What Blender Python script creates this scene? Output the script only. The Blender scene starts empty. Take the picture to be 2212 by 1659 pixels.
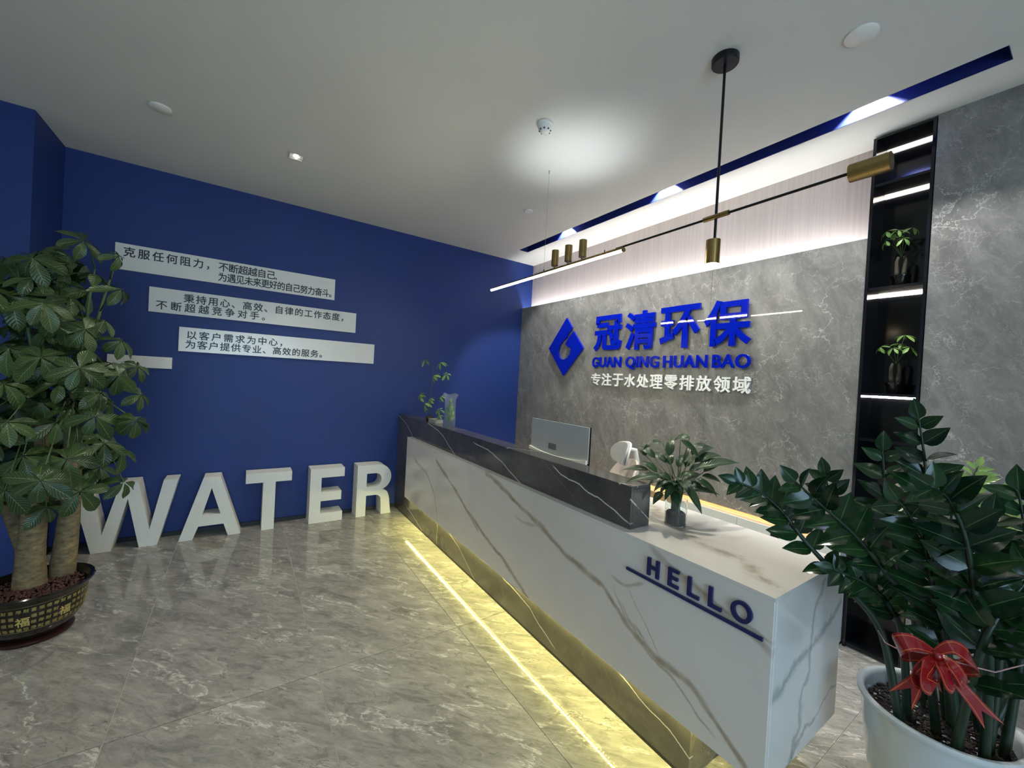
import bpy, bmesh, math, random
from mathutils import Vector, Matrix, noise
R_ = random.Random(7)
PI = math.pi
sc = bpy.context.scene
COL = sc.collection

# ------------------------------------------------------------------ camera
CAMX = (4.66121363, -3.39010014, 1.57539836)
YAW, PIT, ROL, FPX = math.radians(56.12322847), math.radians(-0.61778223), math.radians(3.13203998), 863.449
_f = Vector((-math.sin(YAW)*math.cos(PIT), math.cos(YAW)*math.cos(PIT), math.sin(PIT)))
_r = Vector((math.cos(YAW), math.sin(YAW), 0)); _u = _r.cross(_f)
c_, s_ = math.cos(ROL), math.sin(ROL)
_r, _u = c_*_r + s_*_u, -s_*_r + c_*_u
cam = bpy.data.cameras.new('camera'); cam.sensor_width = 36; cam.lens = FPX/2212*36; cam.clip_start = .02
camo = bpy.data.objects.new('camera', cam); COL.objects.link(camo)
camo.matrix_world = Matrix(((_r.x, _u.x, -_f.x, CAMX[0]), (_r.y, _u.y, -_f.y, CAMX[1]), (_r.z, _u.z, -_f.z, CAMX[2]), (0, 0, 0, 1)))
sc.camera = camo
sc.view_settings.view_transform = 'Standard'; sc.view_settings.look = 'None'
sc.view_settings.gamma = 1; sc.view_settings.use_curve_mapping = False
sc.view_settings.exposure = 0.75
# ------------------------------------------------------------------ light levels
P_COVE, P_PLINTH, P_BAR, P_RING, P_NICHE, P_UNDER = 32, 16, 100, 5, 12, 6
P_UP, P_DOWN, P_SPOT, P_DAY, P_BACK = 3.0, 18, 80, 90, 8
P_ENT = 38; P_SQ = 42
wd = bpy.data.worlds.new('world'); sc.world = wd; wd.use_nodes = True
wd.node_tree.nodes['Background'].inputs[0].default_value = (.55, .75, 1, 1)
wd.node_tree.nodes['Background'].inputs[1].default_value = .8

def light(kind, name, loc, energy, color=(1, 1, 1), parent=None, aim=(0, 0, -1), **k):
    l = bpy.data.lights.new(name, kind); l.energy = energy; l.color = color
    for a, b in k.items(): setattr(l, a, b)
    o = bpy.data.objects.new(name, l); COL.objects.link(o)
    p = Vector(loc)
    if parent: o.parent = parent; p = p - parent.location
    o.location = p
    o.rotation_euler = Vector(aim).to_track_quat('-Z', 'Y').to_euler()
    return o

def at(px, py, dep):            # a point seen at a pixel of the photograph, a chosen distance away
    return Vector(CAMX) + dep*(_f + _r*((px-1106)/FPX) - _u*((py-829.5)/FPX))
def on(px, py, ax, v):          # ... lying in the plane axis = v
    d = _f + _r*((px-1106)/FPX) - _u*((py-829.5)/FPX)
    return Vector(CAMX) + d*((v-CAMX[ax])/d[ax])

# ------------------------------------------------------------------ materials
def lin(c):
    return tuple((x/255/12.92 if x/255 <= .04045 else ((x/255+.055)/1.055)**2.4) for x in c)
class NT:
    def __init__(s, name):
        s.m = bpy.data.materials.new(name); s.m.use_nodes = True
        s.t = s.m.node_tree; s.n = s.t.nodes; s.b = s.n['Principled BSDF']; s.out = s.n['Material Output']
    def node(s, t, **k):
        x = s.n.new(t)
        for a, b in k.items(): setattr(x, a, b)
        return x
    def put(s, sock, v):
        if hasattr(v, 'is_output'): s.t.links.new(v, sock)
        else:
            try: sock.default_value = v
            except Exception: sock.default_value = tuple(v)+(1,)
    def math(s, op, a, b=0.0, c=0.0, clamp=False):
        x = s.node('ShaderNodeMath', operation=op, use_clamp=clamp)
        s.put(x.inputs[0], a); s.put(x.inputs[1], b); s.put(x.inputs[2], c); return x.outputs[0]
    def noise(s, vec, scale, detail=4, rough=.55, dist=0.0, col=False):
        x = s.node('ShaderNodeTexNoise'); s.put(x.inputs['Vector'], vec)
        x.inputs['Scale'].default_value = scale; x.inputs['Detail'].default_value = detail
        x.inputs['Roughness'].default_value = rough; x.inputs['Distortion'].default_value = dist
        return x.outputs['Color' if col else 'Fac']
    def ramp(s, f, stops):
        x = s.node('ShaderNodeValToRGB'); s.put(x.inputs[0], f); e = x.color_ramp.elements
        while len(e) < len(stops): e.new(.5)
        for q, (p, c) in zip(e, stops):
            q.position = p; q.color = (tuple(c)+(1,)) if not isinstance(c, (int, float)) else (c, c, c, 1)
        return x.outputs[0]
    def mix(s, f, a, b, mode='MIX'):
        x = s.node('ShaderNodeMix', data_type='RGBA', blend_type=mode)
        s.put(x.inputs[0], f); s.put(x.inputs[6], a); s.put(x.inputs[7], b); return x.outputs[2]
    def coords(s, kind='Object'): return s.node('ShaderNodeTexCoord').outputs[kind]
    def pos(s): return s.node('ShaderNodeNewGeometry').outputs['Position']
    def sep(s, v):
        x = s.node('ShaderNodeSeparateXYZ'); s.put(x.inputs[0], v); return x.outputs
    def mapping(s, v, loc=(0, 0, 0), rot=(0, 0, 0), scale=(1, 1, 1)):
        x = s.node('ShaderNodeMapping'); s.put(x.inputs[0], v)
        s.put(x.inputs[1], loc) ; s.put(x.inputs[2], rot); s.put(x.inputs[3], scale); return x.outputs[0]
    def vadd(s, a, b):
        x = s.node('ShaderNodeVectorMath', operation='ADD'); s.put(x.inputs[0], a); s.put(x.inputs[1], b); return x.outputs[0]
    def rng(s, v, a, b, c=0.0, d=1.0):
        x = s.node('ShaderNodeMapRange', interpolation_type='SMOOTHSTEP'); s.put(x.inputs[0], v)
        for i, q in enumerate((a, b, c, d)): s.put(x.inputs[i+1], q)
        return x.outputs[0]
    def bump(s, h, strength=.3, dist=.01):
        x = s.node('ShaderNodeBump'); s.put(x.inputs['Height'], h)
        x.inputs['Strength'].default_value = strength; x.inputs['Distance'].default_value = dist
        s.put(s.b.inputs['Normal'], x.outputs[0])
    def base(s, v): s.put(s.b.inputs['Base Color'], v)
    def set(s, **k):
        for a, b in k.items(): s.put(s.b.inputs[a.replace('_', ' ')], b)
def simple(name, rgb, rough=.5, metal=0.0, var=.06, scale=6, bump=0, **k):
    q = NT(name); c = lin(rgb); n = q.noise(q.coords(), scale, 5)
    q.base(q.ramp(n, [(.3, tuple(max(0, x*(1-var)) for x in c)), (.7, tuple(min(1, x*(1+var)) for x in c))]))
    q.set(Roughness=rough, Metallic=metal, **k)
    if bump: q.bump(q.noise(q.coords(), scale*40, 3), bump, .002)
    return q.m
def emit(name, rgb, strength):
    q = NT(name); e = q.node('ShaderNodeEmission'); e.inputs[0].default_value = tuple(rgb)+(1,); e.inputs[1].default_value = strength
    q.t.links.new(e.outputs[0], q.out.inputs[0]); return q.m

M = {}
def wallpaint(name, rgb, rough=.55, var=.05, bump=.12):
    q = NT(name); c = lin(rgb); p = q.pos(); n = q.noise(p, 1.3, 4)
    q.base(q.ramp(n, [(.3, tuple(x*(1-var) for x in c)), (.7, tuple(x*(1+var) for x in c))]))
    q.set(Roughness=rough); q.bump(q.noise(p, 160, 3), bump, .002); return q.m
M['blue'] = wallpaint('blue_wall_paint', (21, 50, 116))
M['navy'] = wallpaint('deep_blue_recess_paint', (18, 34, 100), .6)
M['ceil'] = wallpaint('white_ceiling_paint', (215, 213, 204), .8, .02)
M['plain'] = wallpaint('offwhite_wall_paint', (190, 190, 188), .7, .02)
M['black'] = simple('black_satin', (14, 14, 17), .35)
M['skirt'] = simple('dark_skirting', (22, 22, 28), .45)
M['grout'] = simple('pale_grout', (214, 210, 196), .8)

# floor tile
q = NT('grey_marble_tile'); oi = q.node('ShaderNodeObjectInfo').outputs['Random']
cx = q.node('ShaderNodeCombineXYZ'); q.put(cx.inputs[0], q.math('MULTIPLY', oi, 37)); q.put(cx.inputs[1], q.math('MULTIPLY', oi, 91))
v = q.vadd(q.coords(), cx.outputs[0])
v = q.mapping(q.mapping(v, rot=(0, 0, -.75)), scale=(1.0, 3.0, 1))
w = q.node('ShaderNodeVectorMath', operation='SCALE'); q.put(w.inputs[0], q.noise(v, 1.6, 6, .6, col=True)); w.inputs[3].default_value = .5
v2 = q.vadd(v, w.outputs[0])
n1 = q.noise(v2, 3.4, 12, .7, .6); n2 = q.noise(v2, 8.5, 12, .72, 1.2); n3 = q.noise(v2, 1.1, 6, .6)
base = q.ramp(n1, [(.30, lin((108, 105, 100))), (.46, lin((143, 140, 133))), (.58, lin((159, 155, 147))), (.70, lin((192, 187, 178)))])
base = q.mix(q.rng(n2, .46, .72, 0, .55), base, lin((186, 181, 173)))
base = q.mix(q.rng(n2, .48, .30, 0, .65), base, lin((108, 105, 100)))
rid = q.math('ABSOLUTE', q.math('SUBTRACT', n3, .5))
base = q.mix(q.math('MULTIPLY', q.rng(rid, .014, 0, 0, 1), q.rng(n2, .4, .6, 0, .7)), base, lin((222, 218, 210)))
rid2 = q.math('ABSOLUTE', q.math('SUBTRACT', q.noise(v2, 2.7, 8, .6), .47))
base = q.mix(q.math('MULTIPLY', q.rng(rid2, .010, 0, 0, 1), q.rng(n1, .45, .6, 0, .75)), base, lin((78, 76, 73)))
q.base(base); q.set(Roughness=.04, Specular_IOR_Level=.5)
M['tile'] = q.m

def vein(q, X, Z, pts, w, jit, xs=4.4, zs=1.2):
    fc = q.node('ShaderNodeFloatCurve'); cu = fc.mapping.curves[0]
    pts = sorted(pts)
    P = [(max(0, a/xs), b/zs) for a, b in pts]
    cu.points[0].location = P[0]; cu.points[1].location = P[-1]
    for a in P[1:-1]: cu.points.new(*a)
    for a in cu.points: a.handle_type = 'VECTOR'
    fc.mapping.update()
    q.put(fc.inputs['Value'], q.math('DIVIDE', X, xs))
    d = q.math('ABSOLUTE', q.math('SUBTRACT', q.math('ADD', Z, jit), q.math('MULTIPLY', fc.outputs[0], zs)))
    m = q.rng(d, w, q.math('MULTIPLY', w, .15), 0, 1)
    x0, x1 = pts[0][0], pts[-1][0]
    return q.math('MULTIPLY', m, q.math('MULTIPLY', q.rng(X, x0-.02, x0+.03), q.rng(X, x1+.02, x1-.03)))

def white_marble():
    q = NT('white_marble_brown_veins'); p = q.pos(); X, Y, Z = q.sep(p)[:3]
    nz = q.noise(p, 6, 6, .65); jit = q.math('MULTIPLY', q.math('SUBTRACT', nz, .5), .05)
    nw = q.noise(p, 5, 3); c0 = q.ramp(q.noise(p, 1.2, 4), [(.3, lin((205, 201, 194))), (.7, lin((216, 213, 207)))])
    brown = q.ramp(q.noise(p, 14, 6), [(.3, lin((138, 124, 104))), (.7, lin((178, 166, 148)))])
    V = [([(.70, .72), (.73, .696), (1.056, .631), (1.255, .488), (1.33, .33), (1.36, .25)], .016, .55),
         ([(1.25, .80), (1.356, .757), (1.683, .634), (1.902, .531), (2.223, .425), (2.409, .379), (2.6, .30), (2.75, .24)], .016, .85),
         ([(1.75, .62), (1.95, .50), (2.1, .43)], .010, .6),
         ([(2.15, .885), (2.247, .877), (2.532, .789), (2.684, .76), (2.823, .722), (2.938, .674), (3.066, .64), (3.32, .6), (3.43, .524), (3.53, .469), (3.645, .436), (3.8, .425), (3.9, .36), (3.955, .325), (4.04, .26)], .017, .9),
         ([(3.45, .56), (3.6, .43), (3.721, .40), (3.83, .33), (3.9, .30)], .007, .7),
         ([(3.40, .60), (3.47, .52), (3.55, .50), (3.59, .47)], .010, .6),
         ([(3.58, .885), (3.70, .82), (3.80, .80), (3.9, .765), (3.98, .75), (4.075, .71)], .015, .6),
         ([(3.66, .85), (3.738, .82), (3.85, .79), (3.938, .77), (4.073, .745)], .006, .7),
         ([(2.55, .70), (2.62, .68), (2.72, .69), (2.80, .72)], .010, .45),
         ([(3.38, .66), (3.46, .655), (3.52, .69), (3.56, .72)], .010, .6),
         ([(3.47, .66), (3.52, .60), (3.60, .52), (3.66, .45)], .003, .8)]
    front = q.rng(q.math('ABSOLUTE', q.math('ADD', Y, 1.896)), .03, .012)
    c = c0
    for pts, w, a in V:
        ww = q.math('MULTIPLY', q.math('ADD', q.math('MULTIPLY', nw, 2.8), .1), w)
        m = vein(q, X, Z, pts, ww, jit)
        c = q.mix(q.math('MULTIPLY', q.math('MULTIPLY', m, front), a), c, brown)
    # top and end veins: broad soft grey-brown bands
    v = q.mapping(p, rot=(0, 0, .12)); X2, Y2, Z2 = q.sep(v)[:3]
    notfront = q.math('SUBTRACT', 1.0, front)
    band = q.math('ADD', q.math('ADD', Y, q.math('MULTIPLY', X, .50)), q.math('MULTIPLY', q.math('SUBTRACT', q.noise(p, 3.5, 6), .5), .35))
    dd = q.math('ABSOLUTE', q.math('SUBTRACT', band, .195))
    m = q.math('MULTIPLY', q.math('MULTIPLY', q.rng(dd, .075, .0), q.rng(q.noise(p, 13, 7, .7), .3, .62)), notfront)
    top = q.rng(Z, .86, .882)
    c = q.mix(q.math('MULTIPLY', q.math('MULTIPLY', m, .85), top), c, brown)
    e1 = q.math('ADD', Z, q.math('ADD', q.math('MULTIPLY', Y, -.25), q.math('MULTIPLY', q.math('SUBTRACT', q.noise(p, 5, 6), .5), .22)))
    grey = lin((120, 128, 126))
    for z0, w0 in ((1.03, .035), (.70, .012)):
        me = q.math('MULTIPLY', q.math('MULTIPLY', q.rng(q.math('ABSOLUTE', q.math('SUBTRACT', e1, z0)), w0, 0), notfront), q.math('SUBTRACT', 1.0, top))
        c = q.mix(q.math('MULTIPLY', me, .6), c, grey)
    e2 = q.math('ADD', Y, q.math('ADD', q.math('MULTIPLY', Z, -.35), q.math('MULTIPLY', q.math('SUBTRACT', q.noise(p, 6, 6), .5), .2)))
    me = q.math('MULTIPLY', q.math('MULTIPLY', q.rng(q.math('ABSOLUTE', q.math('ADD', e2, 1.78)), .025, 0), notfront), q.math('SUBTRACT', 1.0, top))
    c = q.mix(q.math('MULTIPLY', me, .55), c, grey)
    q.base(c); q.set(Roughness=.16, Specular_IOR_Level=.5); return q.m
M['wmarble'] = white_marble()

def dark_marble():
    q = NT('dark_grey_marble_white_veins'); p = q.pos(); X, Y, Z = q.sep(p)[:3]
    nz = q.noise(p, 9, 5, .6); jit = q.math('MULTIPLY', q.math('SUBTRACT', nz, .5), .022)
    c = q.ramp(q.noise(p, 3.5, 8, .65), [(.3, lin((66, 63, 61))), (.7, lin((88, 85, 81)))])
    c = q.mix(q.rng(q.noise(p, 30, 6, .7), .5, .8, 0, .25), c, lin((120, 116, 110)))
    white = lin((215, 210, 200)); dim = lin((130, 126, 120))
    V = [([(.0, 1.085), (.043, 1.07), (.2, 1.035), (.343, .985), (.52, .886), (.6, .80)], .0045, .9, white),
         ([(.90, 1.095), (.969, 1.087), (1.15, 1.06), (1.285, 1.02), (1.403, .959), (1.571, .887)], .005, .9, white),
         ([(1.86, 1.06), (1.945, 1.05), (2.1, 1.035), (2.27, .998), (2.406, .942), (2.549, .887)], .005, .9, white),
         ([(2.85, 1.08), (2.923, 1.044), (3.0, 1.028), (3.074, 1.03), (3.14, 1.0), (3.215, .993), (3.33, .958), (3.426, .925)], .0055, 1, white),
         ([(2.70, 1.10), (2.779, 1.079), (2.9, 1.01), (3.013, .956), (3.1, .90)], .0022, .6, dim),
         ([(3.0, 1.10), (3.033, 1.082), (3.08, .99), (3.124, .896)], .003, .7, dim),
         ([(1.02, 1.09), (1.10, .99), (1.2, .90)], .003, .4, dim), ([(1.75, 1.09), (1.85, .98), (1.95, .90)], .002, .4, dim),
         ([(.40, .13), (.462, .107), (.6, .085), (.846, .029), (.9, .01)], .004, .9, white),
         ([(1.45, .23), (1.545, .198), (1.712, .153), (1.8, .11), (1.954, .031), (2.0, .01)], .004, .9, white),
         ([(2.3, .23), (2.393, .199), (2.536, .186), (2.699, .157), (2.794, .104), (2.95, .05)], .004, .95, white),
         ([(3.3, .24), (3.406, .21), (3.5, .18), (3.589, .154), (3.689, .142), (3.795, .09)], .004, 1, white),
         ([(2.25, .235), (2.36, .14), (2.45, .05)], .002, .4, dim), ([(3.26, .24), (3.34, .16), (3.42, .06)], .002, .6, dim),
         ([(.02, .60), (.12, .40), (.2, .30), (.4, .12)], .004, .5, dim), ([(.02, .90), (.2, .72), (.42, .62)], .003, .5, dim)]
    front = q.rng(q.math('ABSOLUTE', q.math('ADD', Y, 1.848)), .03, .015)
    for pts, w, a, col in V:
        m = vein(q, X, Z, pts, w, jit)
        c = q.mix(q.math('MULTIPLY', q.math('MULTIPLY', m, front), a), c, col)
    for k, (x0, sl) in enumerate(((.35, 1.2), (1.25, 1.6), (2.35, 1.4), (3.36, 1.5))):   # where veins cross the ledge top
        e = q.math('SUBTRACT', q.math('ADD', X, q.math('MULTIPLY', q.math('ADD', Y, 1.848), -sl)), x0)
        e = q.math('ABSOLUTE', q.math('ADD', e, q.math('MULTIPLY', q.math('SUBTRACT', nz, .5), .1)))
        m = q.math('MULTIPLY', q.rng(e, .008, .002), q.rng(Z, 1.09, 1.098))
        c = q.mix(q.math('MULTIPLY', m, .8), c, white)
    ee = q.math('ABSOLUTE', q.math('SUBTRACT', q.math('ADD', Z, q.math('MULTIPLY', Y, .8)), -.44))
    c = q.mix(q.math('MULTIPLY', q.rng(q.math('ADD', ee, jit), .005, .001), q.math('MULTIPLY', q.rng(X, 3.415, 3.425), .8)), c, white)
    q.base(c); q.set(Roughness=.13, Specular_IOR_Level=.75); return q.m
M['dmarble'] = dark_marble()

def panel_stone(name, k=1.0):
    q = NT(name); p = q.pos()
    w = q.node('ShaderNodeVectorMath', operation='SCALE'); q.put(w.inputs[0], q.noise(p, 2.2, 6, .6, col=True)); w.inputs[3].default_value = .45
    v = q.vadd(q.mapping(q.mapping(p, rot=(0, .4, 0)), scale=(2.2, 1, .9)), w.outputs[0])
    n1 = q.noise(v, 3.6, 12, .72, .4); n2 = q.noise(v, 22, 10, .75)
    s = lambda a, b, c: lin((a*k, b*k, c*k))
    c = q.ramp(n1, [(.32, s(104, 102, 98)), (.5, s(124, 122, 117)), (.68, s(142, 139, 133))])
    c = q.mix(q.rng(n2, .5, .72, 0, .45), c, s(160, 157, 149))
    for vs_, th, a, mk in ((5, .012, .85, 1.7), (11, .016, .7, 3.1), (24, .03, .45, 5.0)):
        vo = q.node('ShaderNodeTexVoronoi', feature='DISTANCE_TO_EDGE')
        w2 = q.node('ShaderNodeVectorMath', operation='SCALE'); q.put(w2.inputs[0], q.noise(p, vs_*1.6, 6, .65, col=True)); w2.inputs[3].default_value = 1.1/vs_
        q.put(vo.inputs['Vector'], q.vadd(q.vadd(p, w2.outputs[0]), w.outputs[0])); vo.inputs['Scale'].default_value = vs_*.55
        c = q.mix(q.math('MULTIPLY', q.rng(vo.outputs['Distance'], th, 0), q.rng(q.noise(p, mk*1.6, 4, .6), .46, .66, 0, a)), c, s(200, 196, 188))
    for sc_, th, a in ((3.5, .003, .6),):
        r = q.math('ABSOLUTE', q.math('SUBTRACT', q.noise(v, sc_, 7, .62, .8), .5))
        c = q.mix(q.math('MULTIPLY', q.rng(r, th, 0), q.rng(q.noise(v, sc_*.5, 3), .5, .66, 0, a)), c, s(206, 202, 194))
    q.base(c); q.set(Roughness=.36, Specular_IOR_Level=.35); q.set(Coat_Weight=.25, Coat_Roughness=.012); return q.m
M['stone'] = panel_stone('grey_stone_slab')

q = NT('pink_beige_grained_cladding'); p = q.pos()
n = q.noise(q.mapping(p, scale=(60, 60, 1.1)), 1, 6, .6); n2 = q.noise(q.mapping(p, scale=(14, 14, .5)), 1, 4)
c = q.ramp(n, [(.35, lin((190, 178, 172))), (.65, lin((204, 192, 186)))]); c = q.mix(q.rng(n2, .5, .75, 0, .3), c, lin((178, 166, 162)))
q.base(c); q.set(Roughness=.5); q.bump(n, .08, .002); M['clad'] = q.m
q = NT('light_wood_grain'); p = q.pos()
n = q.noise(q.mapping(p, scale=(2, 40, 40)), 1, 6, .6)
q.base(q.ramp(n, [(.35, lin((196, 158, 112))), (.65, lin((220, 186, 142)))])); q.set(Roughness=.5); M['wood'] = q.m
M['nblack'] = simple('black_gloss_metal', (17, 19, 24), .12, 0, .1)
M['brass'] = simple('brushed_brass', (168, 142, 92), .28, 1.0, .08, 30)
M['metalblk'] = simple('black_metal', (18, 19, 21), .4, .3)
M['wire'] = simple('steel_wire', (170, 172, 176), .3, .8)
M['foam'] = simple('white_foam_letter', (226, 226, 220), .7, 0, .02, 40, .1)
M['board'] = simple('white_acrylic_board', (226, 226, 221), .16, 0, .01)
M['ink'] = simple('black_ink', (16, 16, 18), .4)
M['ablue'] = simple('blue_acrylic', (6, 28, 168), .03, 0, .03)
M['awhite'] = simple('white_acrylic', (236, 236, 230), .3, 0, .01)
M['ablue2'] = simple('dark_blue_acrylic', (18, 26, 84), .15, 0, .03)
M['plastic'] = simple('white_plastic', (226, 228, 220), .35, 0, .02)
M['greyfab'] = simple('grey_mesh_fabric', (158, 158, 156), .35, 0, .05, 60, .2)
M['beige'] = simple('beige_mesh_fabric', (200, 186, 170), .6, 0, .05, 60, .3)
M['silver'] = simple('silver_grey_plastic', (172, 177, 182), .4, 0, .02)
M['scr'] = simple('dark_screen', (8, 8, 10), .1)
M['sticker'] = simple('grey_sticker', (105, 110, 116), .5, 0, .2, 60)
M['chrome'] = simple('chrome', (225, 225, 225), .08, 1)
M['satin'] = simple('satin_chrome', (235, 235, 235), .35, .7)
M['smokewhite'] = simple('offwhite_plastic', (232, 229, 220), .5)
M['ceramic'] = simple('white_glazed_ceramic', (196, 200, 198), .1, 0, .02, 3, Coat_Weight=.5)
M['glaze'] = simple('dark_brown_glaze', (20, 17, 14), .14, 0, .2, 12, Coat_Weight=.6)
M['redbrown'] = simple('red_brown_saucer', (48, 20, 16), .4)
M['gold'] = simple('dull_gold_print', (150, 134, 78), .45, .3, .25, 30)
M['goldb'] = simple('bright_gold_print', (196, 176, 104), .4, .3, .1, 30)
M['soil'] = simple('dark_soil', (42, 30, 24), .8, 0, .5, 60)
M['pebble'] = simple('brown_clay_pebbles', (84, 50, 42), .7, 0, .5, 50)
M['seed'] = simple('brown_seed_husk', (52, 34, 20), .6, 0, .4, 30)
M['trayw'] = simple('pale_grey_tray', (160, 164, 156), .4)
M['stem'] = simple('green_stem', (70, 92, 50), .5, 0, .2, 20)
M['zstem'] = simple('dark_green_stalk', (30, 48, 32), .4, 0, .3, 20)
q = NT('money_tree_bark'); p = q.coords()
n = q.noise(q.mapping(p, scale=(1, 1, 2.5)), 22, 8, .65)
q.base(q.ramp(n, [(.3, lin((88, 76, 52))), (.55, lin((132, 116, 84))), (.75, lin((160, 144, 108)))])); q.set(Roughness=.8); q.bump(n, .3, .004); M['bark'] = q.m

M['barkd'] = simple('dark_bark', (62, 56, 44), .8, 0, .3, 60)
def leafmat(name, a, b, rib, rough=.35, veins=26, trans=.18, vs=.25, bm=.25):
    q = NT(name); uv = q.node('ShaderNodeUVMap').outputs[0]; U, V = q.sep(uv)[:2]
    oi = q.node('ShaderNodeObjectInfo').outputs['Random']
    c = q.mix(oi, lin(a), lin(b)); c = q.mix(q.rng(q.noise(q.coords(), 25, 4), .3, .7, 0, .35), c, lin(a))
    au = q.math('ABSOLUTE', q.math('SUBTRACT', U, .5))
    side = q.math('SINE', q.math('MULTIPLY', q.math('SUBTRACT', V, q.math('MULTIPLY', au, .5)), veins*6.283))
    c = q.mix(q.rng(side, .55, 1, 0, vs), c, lin(rib))
    c = q.mix(q.rng(au, .03, .008, 0, .75), c, lin(rib))
    q.base(c); q.set(Roughness=rough); q.bump(side, bm, .002)
    tr = q.node('ShaderNodeBsdfTranslucent'); q.put(tr.inputs[0], c)
    mx = q.node('ShaderNodeMixShader'); mx.inputs[0].default_value = trans
    q.t.links.new(q.b.outputs[0], mx.inputs[1]); q.t.links.new(tr.outputs[0], mx.inputs[2]); q.t.links.new(mx.outputs[0], q.out.inputs[0])
    return q.m
M['leafP'] = leafmat('money_tree_leaf', (36, 60, 30), (72, 96, 50), (128, 144, 92), .32, 9)
M['leafN'] = leafmat('young_bright_leaf', (84, 132, 52), (140, 176, 84), (180, 200, 130), .36, 7)
M['leafL'] = leafmat('peace_lily_leaf', (22, 48, 28), (46, 76, 42), (74, 100, 68), .3, 14, .15, .35)
M['leafZ'] = leafmat('zz_plant_leaf', (16, 40, 25), (34, 66, 34), (84, 120, 72), .16, 5, .12, .0, .0)
M['leafZy'] = leafmat('pale_new_zz_leaf', (128, 160, 84), (150, 180, 96), (190, 205, 140), .25, 5, .2, .1)
q = NT('clear_glass'); q.set(Base_Color=(.95, 1, .98), Roughness=.02, Transmission_Weight=.96, IOR=1.3); M['glass'] = q.m
q = NT('clear_film'); n = q.noise(q.mapping(q.coords(), scale=(30, 30, 3)), 1.2, 5)
q.set(Base_Color=(.86, .93, .90), Roughness=.14, Transmission_Weight=.85, IOR=1.08, Alpha=.62); q.bump(n, .8, .01); M['film'] = q.m
q = NT('red_ribbon'); uv = q.node('ShaderNodeUVMap').outputs[0]; U, V = q.sep(uv)[:2]
au = q.math('ABSOLUTE', q.math('SUBTRACT', q.math('ABSOLUTE', q.math('SUBTRACT', U, .5)), .36))
q.base(q.mix(q.rng(au, .035, .015, 0, .8), lin((140, 16, 24)), lin((214, 110, 50)))); q.set(Roughness=.22, Alpha=.86, Coat_Weight=.4)
M['ribbon'] = q.m
M['string'] = simple('pink_string', (196, 150, 150), .5)
M['e_cove'] = emit('cove_led', (.94, .955, 1), P_COVE)
M['e_plinth'] = emit('plinth_led', (1, .90, .28), P_PLINTH)
M['e_dot'] = emit('plinth_led_dots', (1, .92, .30), 420)
M['e_bar'] = emit('bar_led', (1, .95, .72), P_BAR)
M['e_ring'] = emit('ring_led', (1, .93, .76), P_RING)
M['e_niche'] = emit('niche_led', (1, .90, .78), P_NICHE)
M['e_under'] = emit('under_panel_led', (1, .78, .48), P_UNDER)
M['e_spot'] = emit('spot_lens', (1, .90, .62), 40)
M['e_cool'] = emit('cool_spot_lens', (.9, .96, 1), 12)

# ------------------------------------------------------------------ geometry helpers
def thing(name, label, cat, loc, group=None):
    o = bpy.data.objects.new(name, None); COL.objects.link(o); o.location = loc
    o.empty_display_size = .1
    o['label'] = label; o['category'] = cat
    if group: o['group'] = group
    return o
def tag(o, label, cat, group=None):
    o['label'] = label; o['category'] = cat
    if group: o['group'] = group
    return o
def root_off(p):
    v = Vector((0, 0, 0))
    while p: v += p.location; p = p.parent
    return v
def link(name, me, mat, parent=None, kind=None, label=None, smooth=False):
    if parent:
        off = root_off(parent)
        if off.length > 0: me.transform(Matrix.Translation(-off))
    else:           # a top-level mesh gets its origin at its own base
        xs = [v.co for v in me.vertices]
        c = Vector(((min(v.x for v in xs)+max(v.x for v in xs))/2, (min(v.y for v in xs)+max(v.y for v in xs))/2, min(v.z for v in xs)))
        me.transform(Matrix.Translation(-c))
    if mat and not me.materials: me.materials.append(mat)
    if smooth:
        me.polygons.foreach_set('use_smooth', [True]*len(me.polygons))
    o = bpy.data.objects.new(name, me); COL.objects.link(o)
    if parent: o.parent = parent
    else: o.location = c
    if kind: o['kind'] = kind
    if label: o['label'] = label
    return o
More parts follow.
